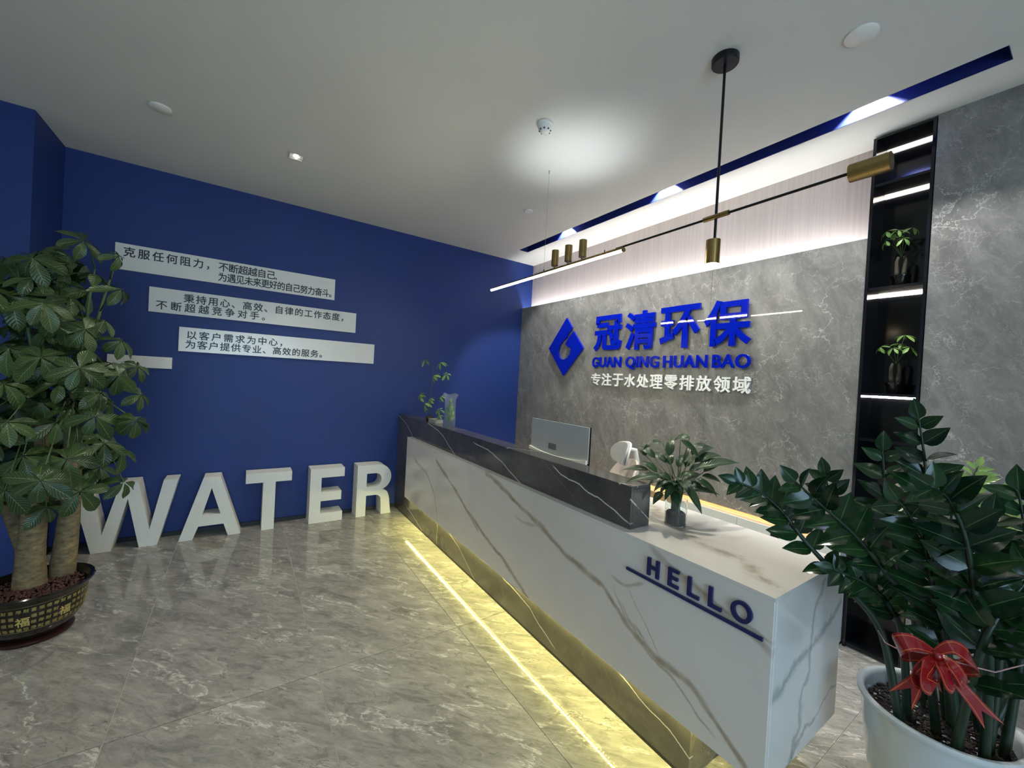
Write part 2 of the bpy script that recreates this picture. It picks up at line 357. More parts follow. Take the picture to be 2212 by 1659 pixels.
class MB:
    def __init__(s): s.v = []; s.f = []; s.uv = []
    def add(s, vs, fs, uvs=None):
        n = len(s.v); s.v += [tuple(a) for a in vs]; s.f += [tuple(i+n for i in f) for f in fs]
        s.uv += uvs if uvs else [None]*len(fs)
        return s
    def box(s, x0, x1, y0, y1, z0, z1):
        vs = [(x, y, z) for x in (x0, x1) for y in (y0, y1) for z in (z0, z1)]
        return s.add(vs, [(0, 1, 3, 2), (4, 6, 7, 5), (0, 4, 5, 1), (2, 3, 7, 6), (0, 2, 6, 4), (1, 5, 7, 3)])
    def tube(s, pts, rad, n=8, caps=True):
        pts = [Vector(p) for p in pts]; rr = rad if isinstance(rad, (list, tuple)) else [rad]*len(pts)
        up = None; vs = []
        for i, p in enumerate(pts):
            t = (pts[min(i+1, len(pts)-1)]-pts[max(i-1, 0)]).normalized()
            if up is None:
                up = Vector((0, 0, 1)) if abs(t.z) < .9 else Vector((1, 0, 0))
            a = t.cross(up).normalized(); b = a.cross(t).normalized(); up = b
            for k in range(n):
                an = 2*PI*k/n; vs.append(p + (a*math.cos(an)+b*math.sin(an))*rr[i])
        fs = []
        for i in range(len(pts)-1):
            for k in range(n):
                k2 = (k+1) % n; fs.append((i*n+k, i*n+k2, (i+1)*n+k2, (i+1)*n+k))
        if caps: fs += [tuple(range(n-1, -1, -1)), tuple((len(pts)-1)*n+k for k in range(n))]
        return s.add(vs, fs)
    def lathe(s, prof, c, n=40, sx=1, sy=1):
        vs = [(c[0]+r*sx*math.cos(2*PI*k/n), c[1]+r*sy*math.sin(2*PI*k/n), c[2]+z) for r, z in prof for k in range(n)]
        fs = [(i*n+k, i*n+(k+1) % n, (i+1)*n+(k+1) % n, (i+1)*n+k) for i in range(len(prof)-1) for k in range(n)]
        return s.add(vs, fs)
    def ball(s, c, r, n=6, sq=(1, 1, 1)):
        c = Vector(c); vs = [c+Vector((0, 0, r*sq[2]))]; m = n//2+1
        for i in range(1, m):
            ph = PI*i/m
            for k in range(n): vs.append(c+Vector((r*sq[0]*math.sin(ph)*math.cos(2*PI*k/n), r*sq[1]*math.sin(ph)*math.sin(2*PI*k/n), r*sq[2]*math.cos(ph))))
        vs.append(c-Vector((0, 0, r*sq[2]))); L = len(vs)-1
        fs = [(0, 1+k, 1+(k+1) % n) for k in range(n)]
        for i in range(m-2):
            for k in range(n): fs.append((1+i*n+k, 1+(i+1)*n+k, 1+(i+1)*n+(k+1) % n, 1+i*n+(k+1) % n))
        fs += [(L, 1+(m-2)*n+(k+1) % n, 1+(m-2)*n+k) for k in range(n)]
        return s.add(vs, fs)
    def strip(s, pts, wd, ends=None):      # ribbon: centre points and width vectors
        n = len(pts); vs = []
        for p, w in zip(pts, wd): vs += [Vector(p)-w/2, Vector(p)+w/2]
        fs = [(2*i, 2*i+1, 2*i+3, 2*i+2) for i in range(n-1)]
        uv = [[(0, i/n), (1, i/n), (1, (i+1)/n), (0, (i+1)/n)] for i in range(n-1)]
        return s.add(vs, fs, uv)
    def mesh(s, name):
        me = bpy.data.meshes.new(name); me.from_pydata(s.v, [], s.f); 
        if any(u for u in s.uv):
            l = me.uv_layers.new(name='UVMap'); i = 0
            for f, u in zip(s.f, s.uv):
                for k in range(len(f)):
                    l.data[i].uv = u[k] if u else (0, 0); i += 1
        me.validate(); me.update(); return me
    def build(s, name, mat, parent=None, smooth=False, **k):
        me = s.mesh(name)
        if smooth == 'auto':
            o = link(name, me, mat, parent, **k)
            me.polygons.foreach_set('use_smooth', [True]*len(me.polygons))
            me.set_sharp_from_angle(angle=math.radians(40)); return o
        return link(name, me, mat, parent, smooth=smooth, **k)
def bevel(o, w=.003, n=2):
    m = o.modifiers.new('bevel', 'BEVEL'); m.width = w; m.segments = n; m.limit_method = 'ANGLE'; return o
def box(name, b, mat, parent=None, bev=0, **k):
    o = MB().box(*b).build(name, mat, parent, **k)
    if bev: bevel(o, bev)
    return o
def tidy(me):
    for a in list(me.materials): pass
    me.materials.clear(); me.polygons.foreach_set('use_smooth', [False]*len(me.polygons)); return me
def curve_mesh(loops, depth):
    cu = bpy.data.curves.new('outline', 'CURVE'); cu.dimensions = '2D'; cu.fill_mode = 'BOTH'; cu.extrude = depth/2
    for lp in loops:
        sp = cu.splines.new('POLY'); sp.points.add(len(lp)-1)
        for p, a in zip(sp.points, lp): p.co = (a[0], a[1], 0, 1)
        sp.use_cyclic_u = True
    o = bpy.data.objects.new('tmp', cu); me = bpy.data.meshes.new_from_object(o)
    bpy.data.objects.remove(o); bpy.data.curves.remove(cu); return tidy(me)
def text_mesh(body, depth=.0, offset=.0, spacing=1.0, res=4):
    cu = bpy.data.curves.new('text', 'FONT'); cu.body = body; cu.size = 1; cu.extrude = depth/2
    cu.space_character = spacing; cu.resolution_u = res
    cu.offset = 0
    if offset: cu.extrude = max(depth/2, .001); cu.bevel_depth = offset; cu.bevel_resolution = 0
    o = bpy.data.objects.new('tmp', cu); me = bpy.data.meshes.new_from_object(o)
    if offset:
        for v in me.vertices: v.co.z = depth/2 if v.co.z > 0 else -depth/2
    bpy.data.objects.remove(o); bpy.data.curves.remove(cu); return tidy(me)
def bbox(me):
    xs = [v.co.x for v in me.vertices]; ys = [v.co.y for v in me.vertices]
    return min(xs), max(xs), min(ys), max(ys)
AX_FRONT = lambda y: Matrix(((1, 0, 0, 0), (0, 0, -1, y), (0, 1, 0, 0), (0, 0, 0, 1)))   # drawn in x-z, facing -y
AX_LEFT = lambda x: Matrix(((0, 0, 1, x), (1, 0, 0, 0), (0, 1, 0, 0), (0, 0, 0, 1)))     # drawn in y-z, facing +x
def fit(me, a0, a1, b0, b1, M4, dscale=1.0, ref=None):
    x0, x1, y0, y1 = bbox(me) if ref is None else ref
    sx = (a1-a0)/(x1-x0); sy = (b1-b0)/(y1-y0)
    me.transform(Matrix.Translation((a0, b0, 0)) @ Matrix.Diagonal((sx, sy, dscale, 1)) @ Matrix.Translation((-x0, -y0, 0)))
    me.transform(M4); return me
H = 3.222
D_ = .157
XN0, XN1 = 3.784, 4.055

# ================================================================== SETTING
fl = box('floor', (-1.2, 7.6, -7.1, .3, -.06, -.004), M['grout'], kind='structure')
x0 = .85-1.59*2; k = 0
tme = {}
for i in range(7):
    for j in range(10):
        a0, a1 = max(x0+1.59*i, -1.0), min(x0+1.59*(i+1), 7.5); b0, b1 = max(-3.01+.8*(j-5), -7.0), min(-3.01+.8*(j-4), .15)
        if a1-a0 < .05 or b1-b0 < .05: continue
        g = .0018
        key = (round(a1-a0, 3), round(b1-b0, 3))
        if key not in tme:
            w_, h_ = key; bm = MB(); bm.box(-w_/2+g, w_/2-g, -h_/2+g, h_/2-g, -.006, 0); tme[key] = bm.mesh('tile'); tme[key].materials.append(M['tile'])
        o = bpy.data.objects.new('tile', tme[key]); COL.objects.link(o); o.parent = fl
        o.location = Vector(((a0+a1)/2, (b0+b1)/2, 0)) - fl.location

# ceiling with the long recess
SX0, SX1, SY0, SY1 = .435, 4.349, -.555, -.423
mb = MB()
for b in ((-1.2, SX0, -7.1, .3), (SX1, 7.6, -7.1, .3), (SX0, SX1, -7.1, SY0), (SX0, SX1, SY1, .3)):
    mb.box(b[0], b[1], b[2], b[3], H, H+.25)
mb.build('ceiling', M['ceil'], kind='structure')
mb = MB(); t = .004; top = H+.17
mb.box(SX0, SX1, SY0, SY0+t, H+.001, top); mb.box(SX0, SX1, SY1-t, SY1, H+.001, top)
mb.box(SX0, SX0+t, SY0+t, SY1-t, H+.001, top); mb.box(SX1-t, SX1, SY0+t, SY1-t, H+.001, top)
mb.box(SX0, SX1, SY0, SY1, top, top+.01)
mb.build('trim_1', M['navy'], kind='structure')

YB, JX = -4.631, .548
mb = MB(); mb.box(-.2, 0, YB, .25, 0, H); mb.box(-.2, JX, -7.0, YB, 0, H); mb.build('wall_left', M['blue'], kind='structure')
mb = MB(); mb.box(0, .012, YB+.012, -1.849, 0, .038); mb.box(0, JX+.012, YB, YB+.012, 0, .038); mb.box(JX, JX+.012, -7, YB, 0, .038); mb.build('baseboard_left', M['skirt'], kind='structure')
# back wall: pale cladding behind, stone slabs in front
wb = MB().box(0, XN0-.006, 0, .05, 0, H).build('wall_back', M['clad'], kind='structure')
seams = [0.0, .90, 1.843, 2.773, XN0-.004]
for a, b in zip(seams, seams[1:]):
    bevel(MB().box(a+.0008, b-.0008, -D_, -D_+.02, .652, 2.59).build('panel', M['stone'], wb), .001, 1)
MB().box(.003, XN0-.01, -D_+.021, -.13, .66, 2.555).build('batten', M['black'], wb)
mb = MB().box(.003, XN0-.012, -.127, -.0005, 2.45, 2.50); mb.build('cove_shelf', M['plain'], wb)
mb = MB().box(.01, XN0-.02, -.112, -.084, 2.5005, 2.509); mb.build('light_strip', M['e_cove'], wb)
MB().box(.003, XN0-.012, -.128, -.0005, .675, .70).build('cove_shelf', M['plain'], wb)
MB().box(.02, XN0-.02, -.118, -.098, .664, .6745).build('light_strip', M['e_under'], wb)
# right hand stone wall, in the same plane as the slabs
wr = box('wall_back_right', (XN1+.004, 7.6, -D_+.012, .05, 0, H), M['plain'], kind='structure')
for a, b in ((XN1+.004, 4.98), (4.98, 5.91), (5.91, 6.84), (6.84, 7.5)):
    bevel(MB().box(a+.0008, b-.0008, -D_, -D_+.012, 0, H).build('panel', M['stone'], wr), .001, 1)
box('wall_niche', (XN0-.006, XN1+.004, .075, .12, 0, H), M['plain'], kind='structure')
# rest of the room behind and beside the camera, with a wide glazed entrance to the right
mb = MB(); mb.box(7.5, 7.7, -7.1, -5.6, 0, H); mb.box(7.5, 7.7, -1.3, .05, 0, H); mb.box(7.5, 7.7, -5.6, -1.3, 2.5, H)
mb.build('wall_right', M['plain'], kind='structure')
box('wall_front', (.548, 7.5, -7.1, -7.0, 0, H), M['plain'], kind='structure')
dr = MB(); 
for y in (-5.6, -4.18, -2.74, -1.34): dr.box(7.56, 7.62, y, y+.04, 0, 2.5)
dr.box(7.56, 7.62, -5.6, -1.3, 2.46, 2.5); dr.box(7.56, 7.62, -5.6, -1.3, 0, .05)
dro = dr.build('door_1', M['metalblk'], kind='structure')
light('AREA', 'daylight', (7.75, -3.45, 1.4), P_DAY, (.50, .76, 1), None, (-1, 0, 0), shape='RECTANGLE', size=2.3, size_y=4.2)

# ================================================================== RECEPTION DESK
desk = thing('reception_desk', 'long reception desk with veined white marble front, dark stone ledge and HELLO lettering', 'reception desk', (2.0, -1.6, 0))
YD, YT, YW, YK, BZ, WZ, XF, XE, XP = -1.848, -1.707, -1.896, -1.271, .246, .885, .465, 3.427, 4.074
for a, b in ((XF, 1.253), (1.253, XP)):
    bevel(MB().box(a+.0006, b-.0006, YW, YW+.018, BZ, WZ-.0005).build('front_panel', M['wmarble'], desk, label='white marble front panel with brown veins'), .0015, 1)
bevel(MB().box(XP-.018, XP, YW+.019, YK, BZ, WZ-.0005).build('end_panel', M['wmarble'], desk), .0015, 1)
MB().box(XF, XP-.019, YW+.019, YK, BZ+.002, BZ+.02).build('underside', M['plain'], desk)
mb = MB().box(XF, XP, YW, YD-.0005, WZ, WZ+.012); mb.box(XE+.0005, XP, YD, YK, WZ, WZ+.012)
mb.box(.02, XE, YT+.001, YK, WZ, WZ+.012)
mb.build('counter_top', M['wmarble'], desk)
MB().box(.02, XP-.02, YK-.02, YK, BZ+.02, WZ-.001).build('back_panel', M['plastic'], desk)
# dark stone: left pillar, ledge, plinth
for a, b in ((.003, 1.28), (1.28, XE)):
    mb = MB(); mb.box(a+.0006, b-.0006, YD, YD+.016, WZ+.0125, 1.1)
    mb.build('ledge_front', M['dmarble'], desk, label='dark grey marble ledge with white veins')
for a, b in ((.003, 1.28), (1.28, 2.29), (2.29, 3.01), (3.01, XE)):
    bevel(MB().box(a+.0006, b-.0006, YD+.0165, YT, 1.086, 1.1).build('ledge_top', M['dmarble'], desk), .001, 1)
MB().box(XE-.016, XE, YD+.0165, YT, WZ+.0125, 1.0855).build('ledge_end', M['dmarble'], desk)
MB().box(.003, XE-.0165, YT-.016, YT, WZ+.0125, 1.0855).build('ledge_back', M['dmarble'], desk)
MB().box(.003, XF-.001, YD, YD+.03, .012, WZ+.012).build('side_pillar', M['dmarble'], desk)
for a, b in ((XF, 1.253), (1.257, 3.785)):
    MB().box(a, b, YD, YD+.016, .012, BZ).build('plinth', M['dmarble'], desk)
MB().box(1.2532, 1.2568, YD-.001, YD+.01, .012, BZ-.001).build('joint_strip', M['goldb'], desk)
MB().box(3.769, 3.785, YD+.017, YK-.05, .012, BZ).build('plinth', M['dmarble'], desk)
mb = MB().box(.003, 3.787, YD-.002, YD+.015, .0005, .0115); mb.build('base_trim', M['black'], desk)
MB().box(.003, 3.76, YK-.06, YK-.045, .0005, BZ).build('plinth', M['plain'], desk)
# under-counter light: diffuse strip tucked under the overhang with its row of diodes
MB().box(XF+.01, XP-.05, YD-.0115, YD-.0055, BZ-.003, BZ-.0005).build('light_strip', M['e_plinth'], desk)
MB().box(3.789, 3.799, YD+.02, YK-.1, BZ-.004, BZ-.0005).build('light_strip', M['e_plinth'], desk)
mb = MB(); xx = XF+.02
while xx < XP-.06:
    mb.box(xx, xx+.005, YD-.011, YD-.006, BZ-.0042, BZ-.0031); xx += .0165
mb.build('diodes', M['e_dot'], desk, kind='stuff')
# HELLO
for ch, a, b in (('H', 3.578, 3.636), ('E', 3.680, 3.728), ('L', 3.767, 3.816), ('L', 3.853, 3.903), ('O', 3.936, 4.010)):
    t_ = .215 if ch != 'O' else 0
    sh = {'H': [[(0, 0), (.26, 0), (.26, .41), (.74, .41), (.74, 0), (1, 0), (1, 1), (.74, 1), (.74, .59), (.26, .59), (.26, 1), (0, 1)]],
          'E': [[(0, 0), (1, 0), (1, .17), (.3, .17), (.3, .42), (.93, .42), (.93, .58), (.3, .58), (.3, .83), (1, .83), (1, 1), (0, 1)]],
          'L': [[(0, 0), (1, 0), (1, .17), (.3, .17), (.3, 1), (0, 1)]],
          'O': [[(.5+.5*math.cos(u*PI/16), .5+.5*math.sin(u*PI/16)) for u in range(32)], [(.5+.29*math.cos(u*PI/16), .5+.33*math.sin(u*PI/16)) for u in range(32)]]}[ch]
    me = curve_mesh(sh, .010); fit(me, a, b, .765, .840, AX_FRONT(YW-.0065)); link('letter', me, M['ablue2'], desk)
MB().box(3.468, 4.046, YW-.0115, YW-.0015, .7395, .7505).build('underline', M['ablue2'], desk)

# ================================================================== LOW CABINET BEHIND THE DESK
cab = thing('low_cabinet', 'low white cabinet with warm-lit light wood top under the stone wall', 'cabinet', (2.2, -.14, 0))
MB().box(.02, XN0-.012, -.225, -.003, .02, .613).build('body', M['plain'], cab)
MB().box(.02, XN0-.012, -.245, -.003, .6135, .628).build('top', M['wood'], cab)
for a in (.02, .80, 1.58, 2.36): MB().box(a+.002, a+.778-.002, -.243, -.226, .03, .612).build('door', M['wood'], cab, label='light wood door')
MB().box(3.142, XN0-.013, -.262, -.2455, .48, .634).build('fascia', M['plastic'], cab)
MB().box(2.62, 3.139, -.262, -.2455, .48, .634).build('fascia', M['plastic'], cab)
sk = MB().box(3.375, 3.43, -.268, -.2625, .545, .60); bevel(sk.build('socket', M['black'], cab, label='small black power socket'), .002)

# ================================================================== LIT NICHE
nic = thing('niche_shelf', 'tall narrow black shelf niche with lit shelves between the grey stone panels', 'shelf', ((XN0+XN1)/2, 0, 0))
NT_ = 3.209
MB().box(XN0-.004, XN0+.012, -D_-.006, .06, 0, NT_).build('side_panel', M['nblack'], nic)
MB().box(XN1-.012, XN1+.002, -D_-.006, .06, 0, NT_).build('side_panel', M['nblack'], nic)
MB().box(XN0-.004, XN1+.002, .0605, .072, 0, NT_).build('back_panel', M['nblack'], nic)
MB().box(XN0+.0125, XN1-.0125, -D_-.006, .06, NT_-.012, NT_).build('top_panel', M['nblack'], nic)
SHZ = [2.919, 2.271, 1.615, 1.33, .86, .40, .03]
for z in SHZ: MB().box(XN0+.0125, XN1-.0125, -D_+.002, .06, z-.016, z).build('shelf', M['nblack'], nic)
for z in (NT_-.012, 2.903, 2.255, 1.599):
    MB().box(XN0+.013, XN1-.013, .048, .0595, z-.012, z-.001).build('light_strip', M['e_niche'], nic)

# ================================================================== WALL SIGNS
LB = []
def board(n, y0, y1, z0, z1, label, lines):
    b = thing('slogan_board', label, 'sign', (0.01, (y0+y1)/2, z0), 'white slogan boards on the blue wall')
    bevel(MB().box(.001, .02, y0, y1, z0, z1).build('board', M['board'], b), .001, 1)
    for s, a, c, zz, h in lines:
        r0 = bbox(text_mesh('国', .0001, .012)); adv = bbox(text_mesh('国国', .0001, .012))[1]-r0[1]
        nn = len(s); pitch = (c-a+.012)/(nn-(.45 if s[-1] in '，。,' else 0)); gw = min(.068, pitch*.9)
        for i, chh in enumerate(s):
            me = text_mesh(chh, .002, .012); k_ = gw/(r0[1]-r0[0])
            me.transform(Matrix.Translation((a+i*pitch, zz, 0)) @ Matrix.Diagonal((k_, h/(r0[3]-r0[2]), 1, 1)) @ Matrix.Translation((-r0[0], -r0[2], 0)))
            me.transform(AX_LEFT(.0215)); link('character', me, M['ink'], b)
    return b
board(1, -4.32, -2.618, 2.32, 2.54, 'top white board on blue wall, text beginning 克服任何阻力', [
    ('克服任何阻力，', -4.265, -3.675, 2.433, .078), ('不断超越自己,', -3.62, -3.135, 2.437, .078),
    ('为遇见未来更好的自己努力奋斗。', -3.62, -2.645, 2.343, .078)])
board(2, -4.097, -2.388, 1.995, 2.21, 'second white board on blue wall, text beginning 秉持用心', [
    ('秉持用心、高效、自律的工作态度，', -3.86, -2.505, 2.106, .075), ('不断超越竞争对手。', -4.045, -3.22, 2.022, .075)])
board(3, -3.886, -2.176, 1.669, 1.887, 'third white board on blue wall, text beginning 以客户需求为中心', [
    ('以客户需求为中心，', -3.83, -3.065, 1.782, .073), ('为客户提供专业、高效的服务。', -3.835, -2.70, 1.697, .073)])
b4 = thing('blank_board', 'small white board half hidden behind the money tree leaves', 'sign', (.01, -4.1, 1.505))
bevel(MB().box(.001, .02, -4.34, -3.924, 1.505, 1.606).build('board', M['board'], b4), .001, 1)
for yy in (-4.19, -4.115, -4.01, -3.99):
    me = curve_mesh([[(0, 0), (.006, -.010), (.012, 0), (.009, 0), (.006, -.005), (.003, 0)]], .001); me.transform(AX_LEFT(.0206) @ Matrix.Translation((yy, 1.585, 0)))
    link('mark', me, M['silver'], b4)

YS = -.19
emb = [(298, 268), (345, 350), (334, 378), (312, 398), (296, 440), (262, 472), (236, 512), (222, 560), (226, 600), (244, 626), (270, 632), (302, 614), (324, 580), (334, 532), (308, 520), (287, 500), (292, 478), (322, 430), (358, 385), (440, 530), (265, 770), (142, 535)]
pp = [on(a/4.022+1150, b/4.022+620, 1, YS) for a, b in emb]
me = curve_mesh([[(p.x, p.z) for p in pp]], .022); me.transform(AX_FRONT(YS+.011))
tag(link('logo_emblem', me, M['ablue']), 'blue diamond emblem with a droplet shaped cut-out on the stone wall', 'logo')
sg = thing('sign_lettering', 'row of large blue Chinese characters reading 冠清环保 on the stone wall', 'sign', (2.3, YS, 1.94))
for ch, a, b in (('冠', 1.468, 1.853), ('清', 1.903, 2.262), ('环', 2.312, 2.702), ('保', 2.742, 3.125)):
    me = text_mesh(ch, .022, .026); fit(me, a, b, 1.938, 2.318, AX_FRONT(YS+.011)); link('character', me, M['ablue'], sg)
sg = thing('sign_lettering', 'row of blue capitals reading GUAN QING HUAN BAO below the large characters', 'sign', (2.3, YS, 1.763))
for wd_, a, b in (('GUAN', 1.455, 1.868), ('QING', 1.922, 2.318), ('HUAN', 2.36, 2.79), ('BAO', 2.828, 3.135)):
    ref = bbox(text_mesh('H', .0001, .024)); W_ = text_mesh(wd_, 0.0001, .024); x0, x1 = bbox(W_)[:2]
    cx_ = 0.0
    for i, ch in enumerate(wd_):
        pre = text_mesh(wd_[:i+1], .0001, .024); c0 = bbox(text_mesh(ch, .0001, .024)); pe = bbox(pre)[1]
        me = text_mesh(ch, .018, .024); w0 = c0[1]-c0[0]; xs0 = pe-w0
        s = (b-a)/(x1-x0); me.transform(Matrix.Translation((-(c0[0]+c0[1])/2, 0, 0))); me.transform(Matrix.Diagonal((.95, 1, 1, 1))); me.transform(Matrix.Translation((w0/2+xs0-x0, -ref[2], 0)))
        me.transform(Matrix.Diagonal((s, .109/(ref[3]-ref[2]), 1, 1))); me.transform(Matrix.Translation((a, 1.763, 0)))
        me.transform(AX_FRONT(YS+.012)); link('letter', me, M['ablue'], sg)
sg = thing('sign_lettering', 'row of small white Chinese characters reading 专注于水处理零排放领域', 'sign', (2.3, YS, 1.562))
row = '专注于水处理零排放领域'; pit = (3.139-1.447+.018)/11
for i, ch in enumerate(row):
    me = text_mesh(ch, .014, .018); a = 1.447+i*pit; fit(me, a+.002, a+pit-.018, 1.566, 1.698, AX_FRONT(-D_-.0135)); link('character', me, M['awhite'], sg)

# ================================================================== FLOOR LETTERS  (y, z outlines)
def arc(cx, cy, rx, ry, a0, a1, n=8): return [(cx+rx*math.cos(math.radians(a0+(a1-a0)*i/n)), cy+ry*math.sin(math.radians(a0+(a1-a0)*i/n))) for i in range(n+1)]
FLT = {
 'W': ([[(-4.352, 0), (-4.236, 0), (-4.145, .42), (-4.065, 0), (-3.949, 0), (-3.826, .555), (-3.923, .555), (-4.003, .139), (-4.084, .556), (-4.192, .556), (-4.293, .139), (-4.378, .555), (-4.478, .555)]], .19, 'beside the money tree'),
 'A': ([[(-3.809, 0), (-3.712, 0), (-3.674, .113), (-3.491, .113), (-3.455, 0), (-3.358, 0), (-3.527, .55), (-3.651, .55)], [(-3.589, .451), (-3.651, .209), (-3.517, .209)]], .195, 'between W and T'),
 'T': ([[(-3.335, .552), (-2.954, .552), (-2.954, .461), (-3.091, .461), (-3.091, 0), (-3.194, 0), (-3.194, .461), (-3.335, .461)]], .195, 'between A and E'),
 'E': ([[(-2.788, .555), (-2.464, .555), (-2.464, .462), (-2.684, .462), (-2.684, .312), (-2.488, .312), (-2.488, .22), (-2.684, .22), (-2.684, .092), (-2.47, .092), (-2.47, 0), (-2.788, 0)]], .205, 'between T and R'),
 'R': ([[(-2.331, 0), (-2.231, 0), (-2.231, .222)] + [(-2.13, .222)] + arc(-2.13, .162, .06, .06, 90, 20, 4) + [(-2.068, .10), (-2.064, 0), (-1.954, 0), (-1.966, .07)] + [(-1.975, .15), (-1.985, .20)] + arc(-2.06, .205, .07, .07, 10, 80, 4)
        + arc(-2.10, .415, .135, .141, -70, 90, 12) + [(-2.331, .556)]],
       .20, 'nearest the reception desk')}
hole = [(-2.231, .463)] + arc(-2.13, .389, .06, .074, 90, -90, 8) + [(-2.231, .315)]
FLT['R'][0].append(hole)
for ch, (lp, X, wh) in FLT.items():
    me = curve_mesh(lp, X-.016); me.transform(AX_LEFT((X+.016)/2))
    o = link('floor_letter', me, M['foam']); bevel(o, .0015, 1)
    o['label'] = 'large white foam letter %s standing on the floor %s' % (ch, wh); o['category'] = 'letter'; o['group'] = 'white floor letters along the blue wall'

# ================================================================== CEILING FIXTURES
def disc(name, label, cat, p, r, prof, mat):
    o = thing(name, label, cat, (p[0], p[1], H)); return o
def lathe_part(root, name, prof, mat, n=32, smooth='auto', **k):
    l = root.location; return MB().lathe(prof, (l.x, l.y, l.z), n).build(name, mat, root, smooth, **k)
def cap(r, z): return [(0.0001, z), (r, z)]
for (px, py, r, lb, pn) in ((1861, 74, .062, 'round white ceiling disc at the upper right beside the dark lamp canopy', 0),
                     (347, 232, .058, 'round flat ceiling disc above the blue wall, left of the square downlight', 1),
                     (1142, 455, .042, 'small round white ceiling disc near the end of the blue recess', 2)):
    p = on(px, py, 2, H); o = thing('ceiling_disc', lb, 'ceiling disc', (p.x, p.y, H), 'round white ceiling discs')
    lathe_part(o, 'cover', [(r*.2, -.014)] + [(0.0001, -.014)] + [(r*.9, -.013), (r, -.008), (r, -.001), (r*.3, -.0005)], M['smokewhite'])
p = on(1178, 268, 2, H)
sd = thing('smoke_detector', 'white conical smoke detector with black vents in the bright ceiling patch', 'smoke detector', (p.x, p.y, H))
lathe_part(sd, 'base', [(.0001, -.0005), (.052, -.0005), (.052, -.012), (.048, -.016), (.0001, -.016)], M['smokewhite'])
lathe_part(sd, 'head', [(.0001, -.0165), (.046, -.0165), (.042, -.032), (.030, -.050), (.022, -.056), (.0001, -.058)], M['smokewhite'])
mb = MB()
for k in range(8):
    a = 2*PI*k/8; c = Vector((p.x+.0345*math.cos(a), p.y+.0345*math.sin(a), H-.044)); mb.ball(c, .007, 6, (1, 1, .7))
mb.build('vent', M['black'], sd)
def square_downlight(p, label, on_=0, ang=150, bl=1.0):
    dl = thing('square_downlight', label, 'downlight', (p.x, p.y, H), 'square ceiling downlights')
    s5 = .05
    mb = MB(); 
    for b in ((-s5, s5, -s5, -s5+.006), (-s5, s5, s5-.006, s5), (-s5, -s5+.006, -s5+.006, s5-.006), (s5-.006, s5, -s5+.006, s5-.006)): mb.box(p.x+b[0], p.x+b[1], p.y+b[2], p.y+b[3], H-.005, H-.0005)
    mb.build('frame', M['silver'], dl)
    mb = MB(); n = 24
    vs = []; fs = []
    for k in range(n):
        a = 2*PI*k/n; c, s = math.cos(a), math.sin(a); q_ = max(abs(c), abs(s))
        vs += [(p.x+.044*c/q_, p.y+.044*s/q_, H-.004), (p.x+.036*c, p.y+.036*s, H-.0015), (p.x+.012*c, p.y+.012*s, H-.0008)]
    for k in range(n):
        j = (k+1) % n; fs += [(3*k, 3*j, 3*j+1, 3*k+1), (3*k+1, 3*j+1, 3*j+2, 3*k+2)]
    mb.add(vs, fs).build('reflector', M['satin'], dl)
    MB().ball((p.x, p.y, H-.006), .011, 8).build('bulb', M['e_spot'], dl)
    if on_: light('SPOT', 'downlight_lamp', (p.x, p.y, H-.02), on_, (1, .94, .80), dl, (0, 0, -1), spot_size=math.radians(ang), spot_blend=bl, shadow_soft_size=.03)
square_downlight(on(640, 338, 2, H), 'square chrome recessed downlight in the ceiling above the slogan boards', P_SQ, 96, .8)
square_downlight(Vector((2.9, -4.6, H)), 'added square downlight, out of view, brightening the entrance floor in front of the money tree', P_ENT)  # added lamp with no known source, brightens floor and letters
square_downlight(Vector((5.4, -4.2, H)), 'added square downlight, out of view, brightening the floor near the glazed entrance', P_ENT*.5)  # second added lamp, out of view, for more light on the floor
# spotlights in the recess
for i, x in enumerate((1.19, 2.47, 3.82)):
    wh = ('nearest the blue wall', 'in the middle of the recess', 'nearest the black shelf niche')[i]
    o = thing('recessed_spotlight', 'small spotlight inside the dark blue ceiling recess, ' + wh, 'spotlight', (x, -.495, top-.0005), 'spotlights in the ceiling recess')
    lathe_part(o, 'housing', [(.0001, -.001), (.03, -.001), (.03, -.022), (.024, -.022), (.022, -.008)], M['metalblk'], 24)
    lathe_part(o, 'lens', [(.0001, -.012), (.0215, -.012)], M['e_cool'], 24)
    light('SPOT', 'spot_lamp', (x, -.495, top-.018), P_SPOT, (.95, .97, 1), o, (0, .12, -1), spot_size=math.radians(98), spot_blend=.25, shadow_soft_size=.012)

# ================================================================== PENDANT LAMP
XR, YR = 3.542, -1.473; ZB = 2.437
pl = thing('pendant_lamp', 'black and brass linear pendant lamp with a glowing bar above the desk', 'pendant lamp', (XR, YR, H))
lathe_part(pl, 'canopy', [(.0001, -.0005), (.062, -.0005), (.062, -.028), (.058, -.032), (.0001, -.032)], M['metalblk'], 40)
MB().tube([(XR, YR, H-.03), (XR, YR, 2.33)], .0065, 12).build('rod', M['metalblk'], pl, smooth='auto')
MB().tube([(2.90, YR, 2.436), (4.075, YR, 2.445)], .006, 12).build('cross_arm', M['metalblk'], pl, smooth='auto')
MB().tube([(3.478, YR, 2.441), (3.606, YR, 2.442)], .0125, 20).build('joint_sleeve', M['brass'], pl, smooth='auto')
def can(x, z0, z1, r, name='lamp_head'):
    prof = [(.0001, z1-.004), (r-.002, z1-.004), (r-.002, z1), (r, z1), (r, z0), (r-.002, z0), (r-.002, z0+.02), (.0001, z0+.02)]
    return MB().lathe(prof, (x, YR, 0), 32).build(name, M['brass'], pl, smooth='auto', label='brass cylinder lamp head')
h0 = can(XR-.006, 2.205, 2.325, .0335)
